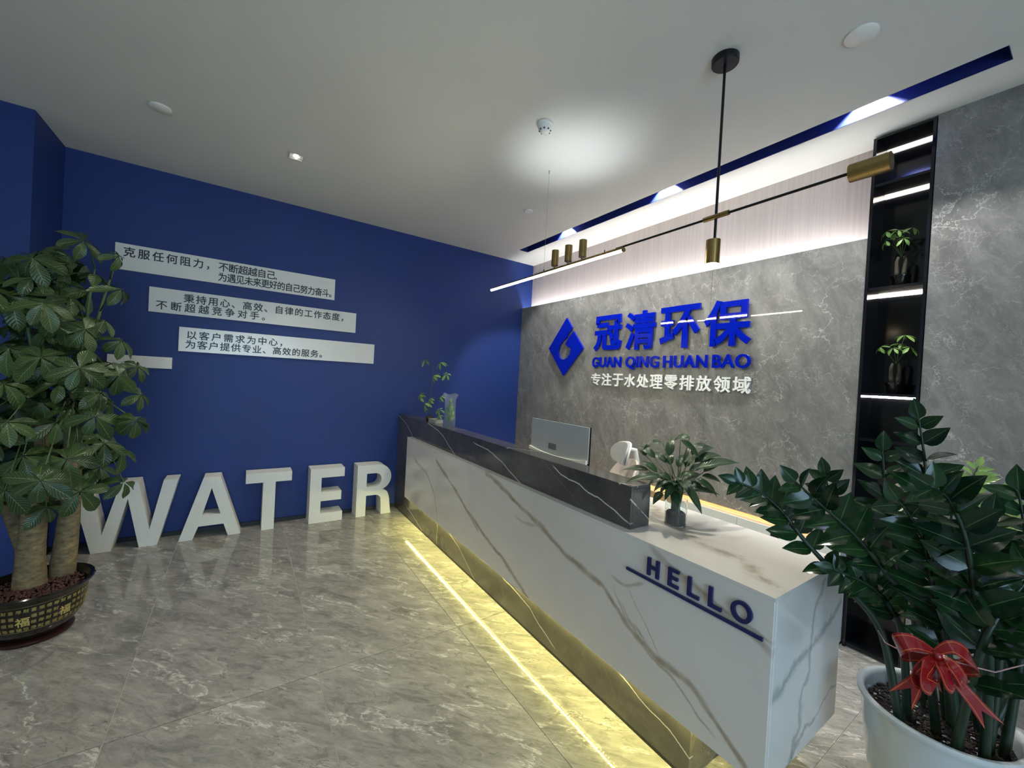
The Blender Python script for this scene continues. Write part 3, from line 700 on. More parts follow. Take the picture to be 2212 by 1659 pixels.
MB().lathe([(.0001, 2.2085), (.0312, 2.2085)], (XR-.006, YR, 0), 32).build('lens', M['e_spot'], pl)
light('SPOT', 'downlight_lamp', (XR-.006, YR, 2.2), P_DOWN, (1, .93, .78), pl, (0, 0, -1), spot_size=math.radians(110), spot_blend=.5, shadow_soft_size=.03)
for x in (2.297, 2.447, 2.595):
    prof = [(.0001, 2.452), (.027, 2.452), (.027, 2.568), (.025, 2.568), (.025, 2.55), (.0001, 2.55)]
    MB().lathe(prof, (x, YR, 0), 32).build('lamp_head', M['brass'], pl, smooth='auto', label='brass cylinder pointing upwards')
    MB().tube([(x, YR, 2.428), (x, YR, 2.4535)], .0085, 12).build('neck', M['brass'], pl, smooth='auto')
    MB().lathe([(.0001, 2.556), (.0245, 2.556)], (x, YR, 0), 24).build('lens', M['e_cool'], pl)
    light('SPOT', 'uplight_lamp', (x, YR, 2.571), P_UP, (.86, .94, 1), pl, (0, 0, 1), spot_size=math.radians(90), spot_blend=.85, shadow_soft_size=.018)
mb = MB().tube([(4.07, YR, 2.443), (4.072, YR, 2.443), (4.192, YR, 2.443)], [.006, .034, .034], 32, False)
mb.tube([(4.192, YR, 2.443), (4.10, YR, 2.443)], .0315, 32); mb.build('lamp_head', M['brass'], pl, smooth='auto', label='brass cylinder lying sideways at the end of the arm')
MB().tube([(4.1905, YR, 2.443), (4.191, YR, 2.443)], .031, 24).build('lens', M['scr'], pl)  # dark disc across the mouth, stands for shade in the open cylinder
MB().box(2.05, 2.96, YR-.008, YR+.008, 2.427, 2.434).build('rail', M['brass'], pl)
vs = []; 
for x in (1.372, 2.953):
    for k in range(9):
        a = PI+PI*k/8; vs.append((x, YR+.0115*math.cos(a), 2.4155+.0115*math.sin(a)))
MB().add(vs, [(k, k+1, k+10, k+9) for k in range(8)]+[tuple(range(8, -1, -1)), tuple(range(9, 18)), (0, 9, 17, 8)]).build('light_bar', M['e_bar'], pl)
MB().box(1.372, 2.953, YR-.0125, YR+.0125, 2.4162, 2.4265).build('bar_housing', M['brass'], pl)
MB().tube([(2.953, YR, 2.414), (2.966, YR, 2.414)], .0125, 14).build('end_cap', M['brass'], pl, smooth='auto')
for x in (2.165, 2.80): MB().tube([(x, YR, 2.433), (x, YR, 2.452)], .003, 8).build('wire_clip', M['metalblk'], pl)
MB().tube([(2.165, YR, 2.45), (2.165, YR, H-.02)], .0011, 6).build('suspension_wire', M['wire'], pl)
MB().tube([(2.165, YR, H-.022), (2.165, YR, H-.0005)], .006, 10).build('wire_anchor', M['wire'], pl)
# ring lamp over the waiting side of the room (its reflection shows in the boards)
rg = thing('ring_pendant', 'glowing ring pendant hanging on the waiting side of the room', 'pendant lamp', (5.6, -2.45, H))
pts = [(5.6+.32*math.cos(2*PI*k/48), -2.45+.32*math.sin(2*PI*k/48), 2.75) for k in range(49)]
MB().tube(pts, .016, 10, False).build('light_ring', M['e_ring'], rg, smooth=True)
for k in range(3):
    a = 2*PI*k/3; MB().tube([(5.6+.32*math.cos(a), -2.45+.32*math.sin(a), 2.765), (5.6, -2.45, H-.02)], .0012, 6).build('wire', M['wire'], rg)
lathe_part(rg, 'canopy', [(.0001, -.0005), (.06, -.0005), (.06, -.025), (.0001, -.025)], M['metalblk'], 32)
# made-up panel light, out of view, added to brighten the entrance side
cp = thing('fill_panel_light', 'added rectangular fill panel in the ceiling near the entrance, out of view', 'fill light', (6.2, -6.0, H))
box('frame', (5.9, 6.5, -6.6, -5.4, H-.012, H-.001), M['silver'], cp)
o = box('diffuser', (5.92, 6.48, -6.58, -5.42, H-.0135, H-.0125), emit('fill_panel_glow', (1, .96, .86), P_BACK/8), cp)

# ================================================================== MONITOR
mo = thing('desktop_monitor', 'grey backed desktop monitor standing behind the dark ledge', 'monitor', (2.41, -1.43, WZ+.012))
bevel(MB().box(2.094, 2.734, -1.452, -1.443, 1.035, 1.281).build('back_cover', M['silver'], mo), .002)
bevel(MB().box(2.094, 2.738, -1.4425, -1.434, .985, 1.283).build('screen', M['scr'], mo), .001)
me = curve_mesh([[(2.092, .985), (2.732, .985), (2.732, 1.060)] + [(2.732-.64*k/12, 1.045-.012*math.sin(PI*k/12)+.015*abs(1-k/6)**3) for k in range(1, 12)] + [(2.092, 1.060)]], .014)
me.transform(AX_FRONT(-1.4602)); link('lower_cover', me, M['plastic'], mo, label='white lower cover')
MB().box(2.315, 2.405, -1.4534, -1.4522, 1.07, 1.115).build('sticker', M['sticker'], mo)
MB().box(2.36, 2.46, -1.4425, -1.4335, .905, .984).build('stand', M['plastic'], mo)
bevel(MB().box(2.29, 2.53, -1.53, -1.35, WZ+.0122, WZ+.022).build('foot', M['plastic'], mo), .003)

# ================================================================== OFFICE CHAIR
CH = Vector((2.31, -.80, 0)); A = math.radians(243)      # faces -x and a little towards the desk
ch = thing('office_chair', 'white and grey office chair with a rounded headrest behind the desk', 'chair', CH)
F = Vector((math.cos(A), math.sin(A), 0)); S = Vector((-F.y, F.x, 0)); Z = Vector((0, 0, 1))
def shell(c, w, h, curve, prof, tilt, thick, n=14):
    vs = []; 
    for i in range(n+1):
        for j in range(n+1):
            a, b = -1+2*i/n, -1+2*j/n
            # squircle mapping
            x = a*math.sqrt(1-b*b*.42); y = b*math.sqrt(1-a*a*.42)
            p = c + S*(x*w/2) + Z*(y*h/2) + F*(curve*(x*x) + tilt*y + prof*(1-y*y))
            vs.append(p)
    m = len(vs); vs += [v-F*thick for v in vs]; fs = []
    for i in range(n):
        for j in range(n):
            k = i*(n+1)+j; fs += [(k, k+n+1, k+n+2, k+1), (m+k, m+k+1, m+k+n+2, m+k+n+1)]
    edge = [i*(n+1) for i in range(n+1)] + [n*(n+1)+j for j in range(1, n+1)] + [i*(n+1)+n for i in range(n-1, -1, -1)] + [j for j in range(n-1, 0, -1)]
    for a, b in zip(edge, edge[1:]+edge[:1]): fs.append((a, b, m+b, m+a))
    return MB().add(vs, fs)
hc = CH + F*(-.14) + Z*1.0
shell(hc, .31, .185, .05, 0, -.02, .018).build('headrest', M['greyfab'], ch, smooth='auto', label='grey rounded headrest pad')
shell(hc-F*.0185, .325, .20, .05, 0, -.02, .016).build('headrest_frame', M['plastic'], ch, smooth='auto', label='white headrest frame')
shell(CH+F*(-.19)+Z*.70, .46, .50, .07, .03, -.05, .02).build('backrest', M['beige'], ch, smooth='auto', label='beige mesh backrest')
MB().tube([CH+F*(-.175)+Z*1.04, CH+F*(-.25)+Z*1.03, CH+F*(-.27)+Z*.93, CH+F*(-.26)+Z*.60, CH+F*(-.2)+Z*.42, CH+Z*.40], [.018, .02, .024, .026, .03, .03], 10).build('spine', M['plastic'], ch, smooth=True)
shell(CH+F*.06+Z*.47, .5, .06, 0, .04, 0, .03)
mb = MB(); 
o = bevel(MB().box(CH.x-.24, CH.x+.24, CH.y-.24, CH.y+.24, .43, .49).build('seat', M['greyfab'], ch), .025, 4)
for sgn in (-1, 1):
    MB().tube([CH+S*sgn*.22-F*.05+Z*.44, CH+S*sgn*.29-F*.05+Z*.46, CH+S*sgn*.29-F*.04+Z*.66, CH+S*sgn*.29+F*.16+Z*.675], .016, 8).build('armrest', M['plastic'], ch, smooth=True)
MB().tube([CH+Z*.10, CH+Z*.43], .028, 12).build('gas_lift', M['black'], ch, smooth='auto')
for k in range(5):
    a = A+2*PI*k/5; d = Vector((math.cos(a), math.sin(a), 0))
    lg = MB().tube([CH+Z*.12, CH+d*.29+Z*.075], [.024, .016], 8).build('base_arm', M['plastic'], ch, smooth=True)
    MB().ball(CH+d*.28+Z*.03, .029, 10).build('caster', M['black'], lg, smooth=True)

# ================================================================== PLANT TOOLKIT
def leaf_mesh(name, mat, w, bend, fold, prof='oval', n=8, m=4, wave=.0):
    vs = []; fs = []; uv = []
    for i in range(n+1):
        t = i/n
        if prof == 'oval': wd_ = math.sin(PI*min(1, t**.85))**.8
        elif prof == 'lance': wd_ = math.sin(PI*t**.7)**.95
        elif prof == 'obov': wd_ = math.sin(PI*t**1.35)**.75
        else: wd_ = math.sin(PI*t)**.6
        wd_ = max(wd_, .02)*w/2
        ang = bend*t; y = (math.sin(ang)/bend if abs(bend) > 1e-3 else t); z = -((1-math.cos(ang))/bend if abs(bend) > 1e-3 else 0)
        for j in range(m+1):
            u = -1+2*j/m
            vs.append((u*wd_, y, z + abs(u)*wd_*fold + wave*math.sin(t*14+u*2)*abs(u)*w))
    for i in range(n):
        for j in range(m):
            k = i*(m+1)+j; fs.append((k, k+1, k+m+2, k+m+1))
            uv.append([(j/m, i/n), ((j+1)/m, i/n), ((j+1)/m, (i+1)/n), (j/m, (i+1)/n)])
    me = MB().add(vs, fs, uv).mesh(name); me.materials.append(mat)
    me.polygons.foreach_set('use_smooth', [True]*len(me.polygons)); return me
def place_leaf(mesh, root, p, d, up, L, name='leaf', wscale=1.0):
    d = Vector(d).normalized(); z = Vector(up) - d*Vector(up).dot(d)
    if z.length < 1e-3: z = Vector((0, .3, 1)) - d*Vector((0, .3, 1)).dot(d)
    z.normalize(); x = d.cross(z)
    o = bpy.data.objects.new(name, mesh); COL.objects.link(o); o.parent = root
    p = Vector(p) - root.location
    o.matrix_local = Matrix(((x.x*L*wscale, d.x*L, z.x*L, p.x), (x.y*L*wscale, d.y*L, z.y*L, p.y), (x.z*L*wscale, d.z*L, z.z*L, p.z), (0, 0, 0, 1)))
    return o
def rv(s=1.0): return Vector((R_.uniform(-s, s), R_.uniform(-s, s), R_.uniform(-s, s)))
PACH = [leaf_mesh('leaf', M['leafP'], .44, b, f_, 'obov', 8, 4, w) for b, f_, w in ((.5, .25, .03), (.9, .3, .04), (.25, .2, .02), (1.2, .25, .05))]
YOUNG = [leaf_mesh('leaf', M['leafN'], .34, b, .25, 'obov', 6, 2) for b in (.4, .9)]
def palm(meshes, root, hub, axis, L, n=6, droop=.45, spread=2*PI, a0=None, back=None):
    axis = Vector(axis).normalized(); x = axis.orthogonal().normalized(); y = axis.cross(x)
    a0 = R_.uniform(0, 6.28) if a0 is None else a0
    for k in range(n):
        a = a0 + spread*(k+R_.uniform(-.12, .12))/n
        r = x*math.cos(a)+y*math.sin(a); d = r*math.cos(droop)+axis*(-math.sin(droop)) + rv(.12)
        place_leaf(R_.choice(meshes), root, hub + r*.004, d, axis + rv(.1), L*R_.uniform(.78, 1.08))
def pebbles(name, c, r, z, n, s, mat, root, sx=1, kind='stuff'):
    mb = MB()
    for _ in range(n):
        a = R_.uniform(0, 6.28); q_ = r*math.sqrt(R_.random()); t_ = s*R_.uniform(.6, 1.3)
        mb.ball((c[0]+q_*math.cos(a)*sx, c[1]+q_*math.sin(a), z+t_*R_.uniform(-.2, .5)), t_, 5, (1, R_.uniform(.7, 1), .8))
    return mb.build(name, mat, root, smooth=True, kind=kind)

# ================================================================== MONEY TREE (left)
PC = Vector((1.335, -4.318, 0))
mt = thing('money_tree', 'tall leafy money tree in a dark gold-lettered pot by the blue wall', 'potted plant', PC)
MB().lathe([(.0001, 0), (.150, 0), (.158, .016), (.150, .022), (.0001, .022)], PC, 48).build('saucer', M['redbrown'], mt, smooth='auto')
prof = [(.0001, .024), (.125, .024), (.14, .034), (.165, .065), (.186, .10), (.200, .15), (.2045, .20), (.207, .245), (.213, .256), (.226, .264), (.236, .276), (.237, .286), (.231, .292), (.221, .289), (.205, .274), (.197, .262), (.192, .25), (.0001, .246)]
MB().lathe(prof, PC, 64).build('pot', M['glaze'], mt, smooth='auto')
def pot_r(z):
    for (r0, z0), (r1, z1) in zip(prof[1:8], prof[2:9]):
        if z0 <= z <= z1: return r0+(r1-r0)*(z-z0)/(z1-z0)
    return .2
fu = text_mesh('福', .004, .02, 1, 1); fb = bbox(fu)
def wrap(me_src, ang, z0, s, mbx):
    vs = [];
    for v in me_src.vertices:
        u = ((v.co.x-fb[0])/(fb[1]-fb[0])-.5)*s; h = z0+((v.co.y-fb[2])/(fb[3]-fb[2]))*s
        r = pot_r(h)+.0006+(.0012 if v.co.z > 0 else 0); a = ang+u/r
        vs.append((PC.x+r*math.cos(a), PC.y+r*math.sin(a), h))
    mbx.add(vs, [tuple(p.vertices) for p in me_src.polygons])
sm, bg = MB(), MB(); NC = 48
glyphs = []
for g in '福寿喜禄财': 
    m_ = text_mesh(g, .004, .03, 1, 1); glyphs.append(m_)
for i in range(NC):
    a = 2*PI*i/NC
    big = i % 6 in (0, 1)
    for j in range(4):
        if big and j in (1, 2): continue
        g = glyphs[(i*3+j*2) % 5]; fb = bbox(g); wrap(g, a, .108+j*.034, .0205, sm)
    if i % 6 == 0: fb = bbox(fu); wrap(fu, a+PI/NC, .134, .052, bg)
sm.build('small_characters', M['gold'], mt, kind='stuff'); bg.build('large_characters', M['goldb'], mt, kind='stuff')
for z in (.1035, .2405):
    MB().lathe([(pot_r(z)+.0005, z-.0008), (pot_r(z)+.0014, z), (pot_r(z)+.0005, z+.0008)], PC, 64).build('gold_line', M['gold'], mt, smooth=True)
pebbles('pebbles', PC, .188, .256, 900, .0075, M['pebble'], mt)
def trunk(pts, rad, name='trunk'):
    P = []; Rr = []
    n = 26
    for i in range(n+1):
        t = i/n*(len(pts)-1); k = min(int(t), len(pts)-2); f_ = t-k
        P.append(Vector(pts[k]).lerp(Vector(pts[k+1]), f_)); Rr.append((rad[k]*(1-f_)+rad[k+1]*f_)*(1+.012*math.sin(i*1.9)))
    return MB().tube(P, Rr, 20).build(name, M['bark'], mt, smooth=True)
# (trunk feet measured from the photo)
T1 = [at(68, 1290, 2.28), at(64, 1262, 2.28), at(66, 1200, 2.28), at(75, 1110, 2.28), at(84, 960, 2.3), at(90, 860, 2.32)]
T2 = [at(133, 1252, 2.42), at(134, 1236, 2.42), at(142, 1180, 2.42), at(150, 1110, 2.42), at(158, 960, 2.4), at(160, 860, 2.4)]
T3 = [at(18, 1262, 2.55), at(18, 1245, 2.55), at(12, 1150, 2.55), at(5, 1050, 2.55), at(0, 930, 2.5), at(-5, 860, 2.45)]
for T in (T1, T2, T3):
    for q_ in (T[:3] if T is T3 else ()):
        v = Vector((q_.x-PC.x, q_.y-PC.y)); m_ = .125
        if v.length > m_: v *= m_/v.length; q_.x, q_.y = PC.x+v.x, PC.y+v.y
    T[0].z = min(T[0].z, .25); T[1].z = max(T[1].z, .262)
trunk(T1, [.074, .068, .058, .052, .044, .03]); trunk(T2, [.066, .06, .053, .048, .04, .028]); trunk(T3, [.06, .056, .05, .044, .036, .025])
HUBS = [  # px, py, distance, leaflet length (m), leaflets, bright
 (111, 543, 2.35, .135, 6), (180, 520, 2.25, .12, 6), (258, 553, 2.2, .10, 5), (262, 625, 2.15, .11, 5), (205, 592, 2.4, .11, 5),
 (70, 600, 2.2, .14, 6), (28, 650, 2.1, .14, 6), (95, 655, 2.0, .13, 6), (5, 560, 2.3, .14, 6), (150, 640, 2.3, .12, 6),
 (226, 692, 2.35, .12, 6), (262, 735, 2.3, .12, 6), (183, 712, 2.15, .12, 6), (88, 772, 1.95, .135, 6), (172, 795, 1.95, .125, 6),
 (255, 812, 2.1, .135, 6), (298, 792, 2.35, .11, 6), (206, 900, 1.95, .115, 6), (294, 908, 2.05, .125, 7), (20, 752, 2.05, .14, 6),
 (8, 830, 2.0, .14, 6), (15, 912, 1.85, .125, 6), (144, 992, 1.85, .15, 6), (87, 1038, 1.7, .12, 7), (122, 912, 2.1, .13, 6),
 (262, 972, 2.25, .115, 6), (226, 958, 2.15, .12, 6), (58, 828, 2.2, .13, 6), (130, 828, 2.25, .13, 6), (217, 848, 2.2, .12, 6),
 (160, 880, 2.3, .13, 6), (58, 896, 2.3, .13, 6), (50, 985, 2.1, .14, 6), (172, 1062, 2.1, .14, 6), (268, 1042, 2.3, .11, 5), (10, 1060, 2.0, .14, 6),
 (100, 1095, 2.25, .11, 6), (305, 852, 2.4, .10, 6), (200, 760, 2.45, .12, 6), (110, 710, 2.3, .13, 6), (45, 700, 2.35, .13, 6), (215, 1010, 2.35, .11, 5),
 (-40, 620, 2.0, .14, 6), (-50, 760, 2.0, .14, 6), (-40, 900, 1.95, .14, 6), (150, 575, 2.5, .12, 5)]
ax0 = Vector((1.24, -4.36, 0)); view = Vector(CAMX)
mbs = MB(); nl = 0
BR = []
for k, (T, dx) in enumerate(((T1, .0), (T2, .06), (T3, -.05), (T1, -.08), (T2, .12))):
    e = T[-1]; BR.append([e, e+Vector((.03, dx*.6, .35)), e+Vector((.05, dx, .62)), e+Vector((.06, dx*1.3, .78))])
for px, py, dp, L, n in HUBS:
    if nl+n > 290: break
    h = at(px, py, dp); out = (h - Vector((ax0.x, ax0.y, h.z-.35)))
    axis = Vector((out.x*1.0, out.y*1.0, .45)).normalized()*.75 + (view-h).normalized()*.15 + rv(.22)
    palm(PACH, mt, h, axis, L*1.13, n, R_.uniform(.25, .6)); nl += n
    b = min(BR, key=lambda q_: min((h-Vector((0, 0, .12))-p_).length for p_ in q_))
    s = min([b[i].lerp(b[i+1], t/6) for i in range(3) for t in range(7)], key=lambda p_: (h-Vector((0, 0, .14))-p_).length)
    mid = s.lerp(h, .55)+Vector((0, 0, .05)); mbs.tube([s, mid, h], [.0042, .0032, .0026], 6)
for b in BR: mbs.tube([b[0]-Vector((0, 0, .06))]+b, [.014, .012, .009, .007, .004], 8)
mbs.build('stems', M['stem'], mt, smooth=True)
# the leaves deep inside the crown, past the three hundred nearest, are one part
dense = MB()
for _ in range(85):
    a = R_.uniform(0, 6.28); hz = R_.uniform(.75, 2.2); rr_ = R_.uniform(.05, .38)*(1.0 if hz < 1.9 else .6)
    h = Vector((ax0.x-.06+rr_*math.cos(a), ax0.y+rr_*math.sin(a)*.9, hz)); h.x = max(h.x, .15 if h.y > YB+.15 else .72); h.y = max(h.y, -4.75)
    axis = Vector((math.cos(a), math.sin(a), .6)).normalized(); x_ = axis.orthogonal().normalized(); y_ = axis.cross(x_); L = R_.uniform(.13, .17)
    for k in range(6):
        an = 2*PI*k/6+R_.uniform(-.1, .1); r_ = x_*math.cos(an)+y_*math.sin(an); d = (r_*.9-axis*.42+rv(.12)).normalized(); z_ = (axis-d*axis.dot(d)).normalized(); xx_ = d.cross(z_)
        src = PACH[k % 4]; uvl = src.uv_layers[0].data; uvs = []; i_ = 0
        for p_ in src.polygons: uvs.append([tuple(uvl[j].uv) for j in p_.loop_indices])
        dense.add([h+xx_*(v.co.x*L)+d*(v.co.y*L)+z_*(v.co.z*L) for v in src.vertices], [tuple(p_.vertices) for p_ in src.polygons], uvs)
dense.build('inner_leaves', M['leafP'], mt, smooth=True, kind='stuff')

# ================================================================== ZZ PLANT (right)
ZC = Vector((4.372, -1.345, 0)); ZR = .211
zz = thing('zz_plant', 'big glossy dark green plant with arching stalks in a white ceramic pot', 'potted plant', ZC)
ZT = .515
prof = [(.0001, .001), (.125, .001), (.135, .012), (.158, .14), (.176, .28), (.190, .40), (.199, .475), (.206, .492), (.2115, .502), (.2115, .510), (.207, ZT), (.199, ZT+.001), (.191, .511), (.186, .50), (.184, .47), (.182, .45), (.0001, .445)]
MB().lathe(prof, ZC, 72).build('pot', M['ceramic'], zz, smooth='auto')
pebbles('soil', ZC, .178, .462, 1500, .0062, M['soil'], zz)
ZL = [leaf_mesh('leaf', M['leafZ'], .60, b, .22, 'lance', 7, 4) for b in (.25, .5, .1)]
ZLY = [leaf_mesh('leaf', M['leafZy'], .42, b, .35, 'lance', 7, 2) for b in (.25, .5)]
STK = [  # photo polyline + distance at foot and tip, leaf pairs, leaf length, start fraction, pale
 ([(1945, 1470), (1905, 1370), (1830, 1270), (1740, 1170), (1690, 1105), (1640, 1062), (1592, 1040)], 1.36, 1.42, 11, .092, .38, 0),
 ([(2060, 1500), (2040, 1380), (2020, 1240), (2004, 1100), (1998, 1000), (1985, 905)], 1.38, 1.30, 9, .100, .50, 0),
 ([(2010, 1460), (1975, 1340), (1935, 1200), (1914, 1075), (1907, 975)], 1.50, 1.52, 8, .115, .45, 0),
 ([(1998, 1480), (1960, 1370), (1880, 1290), (1829, 1191), (1797, 1089), (1783, 1025)], 1.46, 1.50, 9, .095, .42, 0),
 ([(2030, 1500), (1990, 1340), (1920, 1245), (1850, 1160), (1775, 1092), (1718, 1040)], 1.34, 1.28, 9, .110, .42, 0),
 ([(2165, 1580), (2136, 1411), (2107, 1289), (2087, 1167), (2050, 1080), (2010, 1050)], 1.20, 1.12, 14, .12, .18, 0),
 ([(2110, 1500), (2095, 1300), (2088, 1150), (2092, 1060), (2112, 1008)], 1.48, 1.52, 5, .07, .72, 1),
 ([(2160, 1520), (2168, 1350), (2160, 1180), (2172, 1065)], 1.44, 1.46, 6, .075, .66, 1),
 ([(2200, 1560), (2215, 1350), (2220, 1200), (2200, 1060)], 1.25, 1.25, 13, .12, .18, 0),
 ([(2080, 1520), (2046, 1400), (2015, 1270), (1992, 1160), (1940, 1080)], 1.28, 1.22, 12, .115, .22, 0),
 ([(2120, 1540), (2085, 1400), (2060, 1280), (2050, 1180), (2060, 1080)], 1.36, 1.36, 9, .105, .3, 0),
 ([(1965, 1480), (1950, 1380), (1915, 1300), (1870, 1260), (1800, 1230)], 1.40, 1.36, 7, .095, .35, 0),
 ([(2190, 1560), (2230, 1400), (2260, 1250), (2290, 1130)], 1.35, 1.35, 11, .12, .2, 0),
 ([(2140, 1540), (2160, 1420), (2150, 1300), (2120, 1200), (2140, 1120)], 1.28, 1.24, 12, .12, .16, 0),
 ([(2100, 1520), (2120, 1400), (2180, 1300), (2240, 1230)], 1.18, 1.12, 10, .12, .2, 0),
 ([(2050, 1500), (2020, 1380), (1960, 1290), (1890, 1250)], 1.40, 1.42, 8, .10, .3, 0)]
nz = 0
for poly, d0, d1, pairs, L, st, pale in STK:
    P = [at(a, b, d0+(d1-d0)*i/(len(poly)-1)) for i, (a, b) in enumerate(poly)]
    # foot goes down into the soil inside the pot
    foot = P[0].copy(); v = Vector((foot.x-ZC.x, foot.y-ZC.y)); 
    if v.length > .15: v = v*(.15/v.length)
    P[0] = Vector((ZC.x+v.x, ZC.y+v.y, .452)); 
    if P[1].z < .5: P[1].z = .52
    seg = []
    for i in range(len(P)-1):
        for t in range(5): 
            a = P[max(i-1, 0)]; b = P[i]; c = P[i+1]; d = P[min(i+2, len(P)-1)]; f_ = t/5
            seg.append(.5*((2*b)+(c-a)*f_+(2*a-5*b+4*c-d)*f_*f_+(3*b-a-3*c+d)*f_**3))
    seg.append(P[-1]); n = len(seg)
    rad = [.0115*(1-i/n)**1.2+.0022 for i in range(n)]
    MB().tube(seg, rad, 8).build('stalk', M['zstem'], zz, smooth=True)
    ms = ZLY if pale else ZL
    pairs = max(4, round(pairs*.8))
    for k in range(pairs):
        t = st+(1-st)*(k+.3)/pairs; i = min(int(t*(n-1)), n-2); p = seg[i].lerp(seg[i+1], t*(n-1)-i)
        tg = (seg[i+1]-seg[i]).normalized(); side = tg.cross((view-p).normalized()).normalized()
        tw = R_.uniform(-.35, .35)
        upv = ((view-p).normalized()*.8+Vector((0, 0, .5)))
        for sg_ in (-1, 1):
            d = side*sg_*.86 + tg*.62 + (view-p).normalized()*(.18+tw*sg_*.5) + rv(.08)
            tap = .72+.4*math.sin(PI*min(1, (k+1)/pairs)**.8)
            place_leaf(R_.choice(ms), zz, p, d, upv + rv(.5), L*tap*R_.uniform(.85, 1.05)); nz += 1
    place_leaf(ms[0], zz, seg[-1], (seg[-1]-seg[-3]).normalized()+rv(.1), view-seg[-1], L*.7)
# bow
BD = 1.12
bow = thing('ribbon_bow', 'shiny red gift bow tied round the stalks of the plant in the white pot', 'bow', at(2025, 1425, BD))
def rb(pts, w0, w1, name, close=False, wdir=None, spread=1.0):
    P = [at(a, b, d) for a, b, d in pts]; S_ = []
    n = len(P)
    for i in range(n-1):
        for t in range(6):
            a = P[max(i-1, 0)]; b = P[i]; c = P[i+1]; d = P[min(i+2, n-1)]; f_ = t/6
            S_.append(.5*((2*b)+(c-a)*f_+(2*a-5*b+4*c-d)*f_*f_+(3*b-a-3*c+d)*f_**3))
    S_.append(P[-1]); m = len(S_); wv = []
    for i in range(m):
        t = (S_[min(i+1, m-1)]-S_[max(i-1, 0)]).normalized(); f_ = i/(m-1)
        wd_ = (w0*(1-math.sin(PI*f_))+w1*math.sin(PI*f_)) if close else w0+(w1-w0)*f_
        base_ = wdir if wdir else t.cross((view-S_[i]).normalized()).normalized()
        wv.append((base_ - t*base_.dot(t)).normalized()*wd_)
    mb = MB().strip(S_, wv); return mb, S_, wv
def bow_loop(pts, w, up):
    mb, S_, wv = rb(pts, .014, w*1.35, 'loop', True, up); return mb
up1 = (_u*.8+_f*.5).normalized()
for pts, w, up in ((((2020, 1408, 1.10), (1975, 1388, 1.08), (1938, 1392, 1.10), (1950, 1412, 1.14), (2020, 1420, 1.115)), .036, up1),
                   (((2020, 1410, 1.10), (2060, 1398, 1.08), (2100, 1425, 1.07), (2104, 1440, 1.10), (2060, 1440, 1.13), (2022, 1420, 1.115)), .036, up1),
                   (((2018, 1415, 1.10), (1990, 1428, 1.07), (1972, 1455, 1.06), (1990, 1470, 1.08), (2020, 1424, 1.115)), .034, (_r*.8+_f*.5-_u*.2).normalized()),
                   (((2020, 1415, 1.10), (2000, 1445, 1.06), (1998, 1475, 1.05), (2020, 1480, 1.07), (2026, 1424, 1.115)), .034, (_r*.9+_f*.4).normalized()),
                   (((2024, 1415, 1.10), (2040, 1445, 1.06), (2052, 1475, 1.05), (2068, 1478, 1.07), (2030, 1424, 1.115)), .034, (_r*.9+_f*.3+_u*.3).normalized()),
                   (((2024, 1412, 1.10), (2060, 1440, 1.06), (2080, 1470, 1.05), (2082, 1478, 1.08), (2034, 1424, 1.115)), .030, (_r*.7+_f*.3+_u*.5).normalized())):
    bow_loop(pts, w, up).build('loop', M['ribbon'], bow, smooth=True)
def tail(pts, w):
    mb, S_, wv = rb(pts, w*.5, w, 'tail')
    t = (S_[-1]-S_[-4]).normalized(); L = w*1.1; a, b = S_[-1]-wv[-1]/2, S_[-1]+wv[-1]/2
    n0 = len(mb.v); mb.add([a, b, S_[-1], a+t*L-wv[-1]*.1, b+t*L+wv[-1]*.1], [(0, 2, 3), (2, 1, 4)], [[(0, 0), (.5, 0), (.1, 1)], [(.5, 0), (1, 0), (.9, 1)]])
    mb.build('tail', M['ribbon'], bow, smooth=True)
tail([(2022, 1420, 1.11), (1998, 1452, 1.08), (1975, 1478, 1.07), (1968, 1486, 1.07)], .042)
tail([(2030, 1420, 1.11), (2062, 1465, 1.06), (2098, 1508, 1.04), (2120, 1535, 1.03)], .036)
MB().ball(at(2024, 1416, 1.09), .012, 8).build('knot', M['ribbon'], bow, smooth=True)
mbs = MB(); mbs.tube([at(1897, 1362, 1.33), at(1912, 1388, 1.24), at(1935, 1400, 1.16), at(2024, 1416, 1.10)], .0018, 6)
mbs.tube([at(2024, 1418, 1.10), at(2105, 1441, 1.12), at(2150, 1452, 1.16), at(2212, 1436, 1.22), at(2260, 1410, 1.3)], .0018, 6)
mbs.build('string', M['string'], bow, smooth=True, label='thin pink string')

# ================================================================== PEACE LILY ON THE COUNTER
LC = on(1458, 1133, 2, WZ+.012); LC = Vector((LC.x, LC.y, WZ+.0125))
ll = thing('peace_lily', 'leafy green plant in a clear glass vase on the white counter', 'potted plant', LC)
VR, VH = .052, .128
MB().lathe([(.0001, .0005), (VR-.004, .0005), (VR, .004), (VR, VH), (VR-.0025, VH), (VR-.0025, .006), (.0001, .004)], LC, 40).build('vase', M['glass'], ll, smooth='auto')
MB().lathe([(.0001, .0065), (VR-.006, .0065), (VR-.0045, .012), (VR-.0045, .058), (.0001, .062)], LC, 32).build('soil', M['soil'], ll, smooth='auto')
pebbles('soil_grains', LC, VR-.012, LC.z+.063, 200, .004, M['soil'], ll)
LM = [leaf_mesh('leaf', M['leafL'], .36, b, .2, 'lance', 10, 4, .02) for b in (.7, 1.2, 1.7)]
mbs = MB()
LDP = (LC-view).dot(_f)
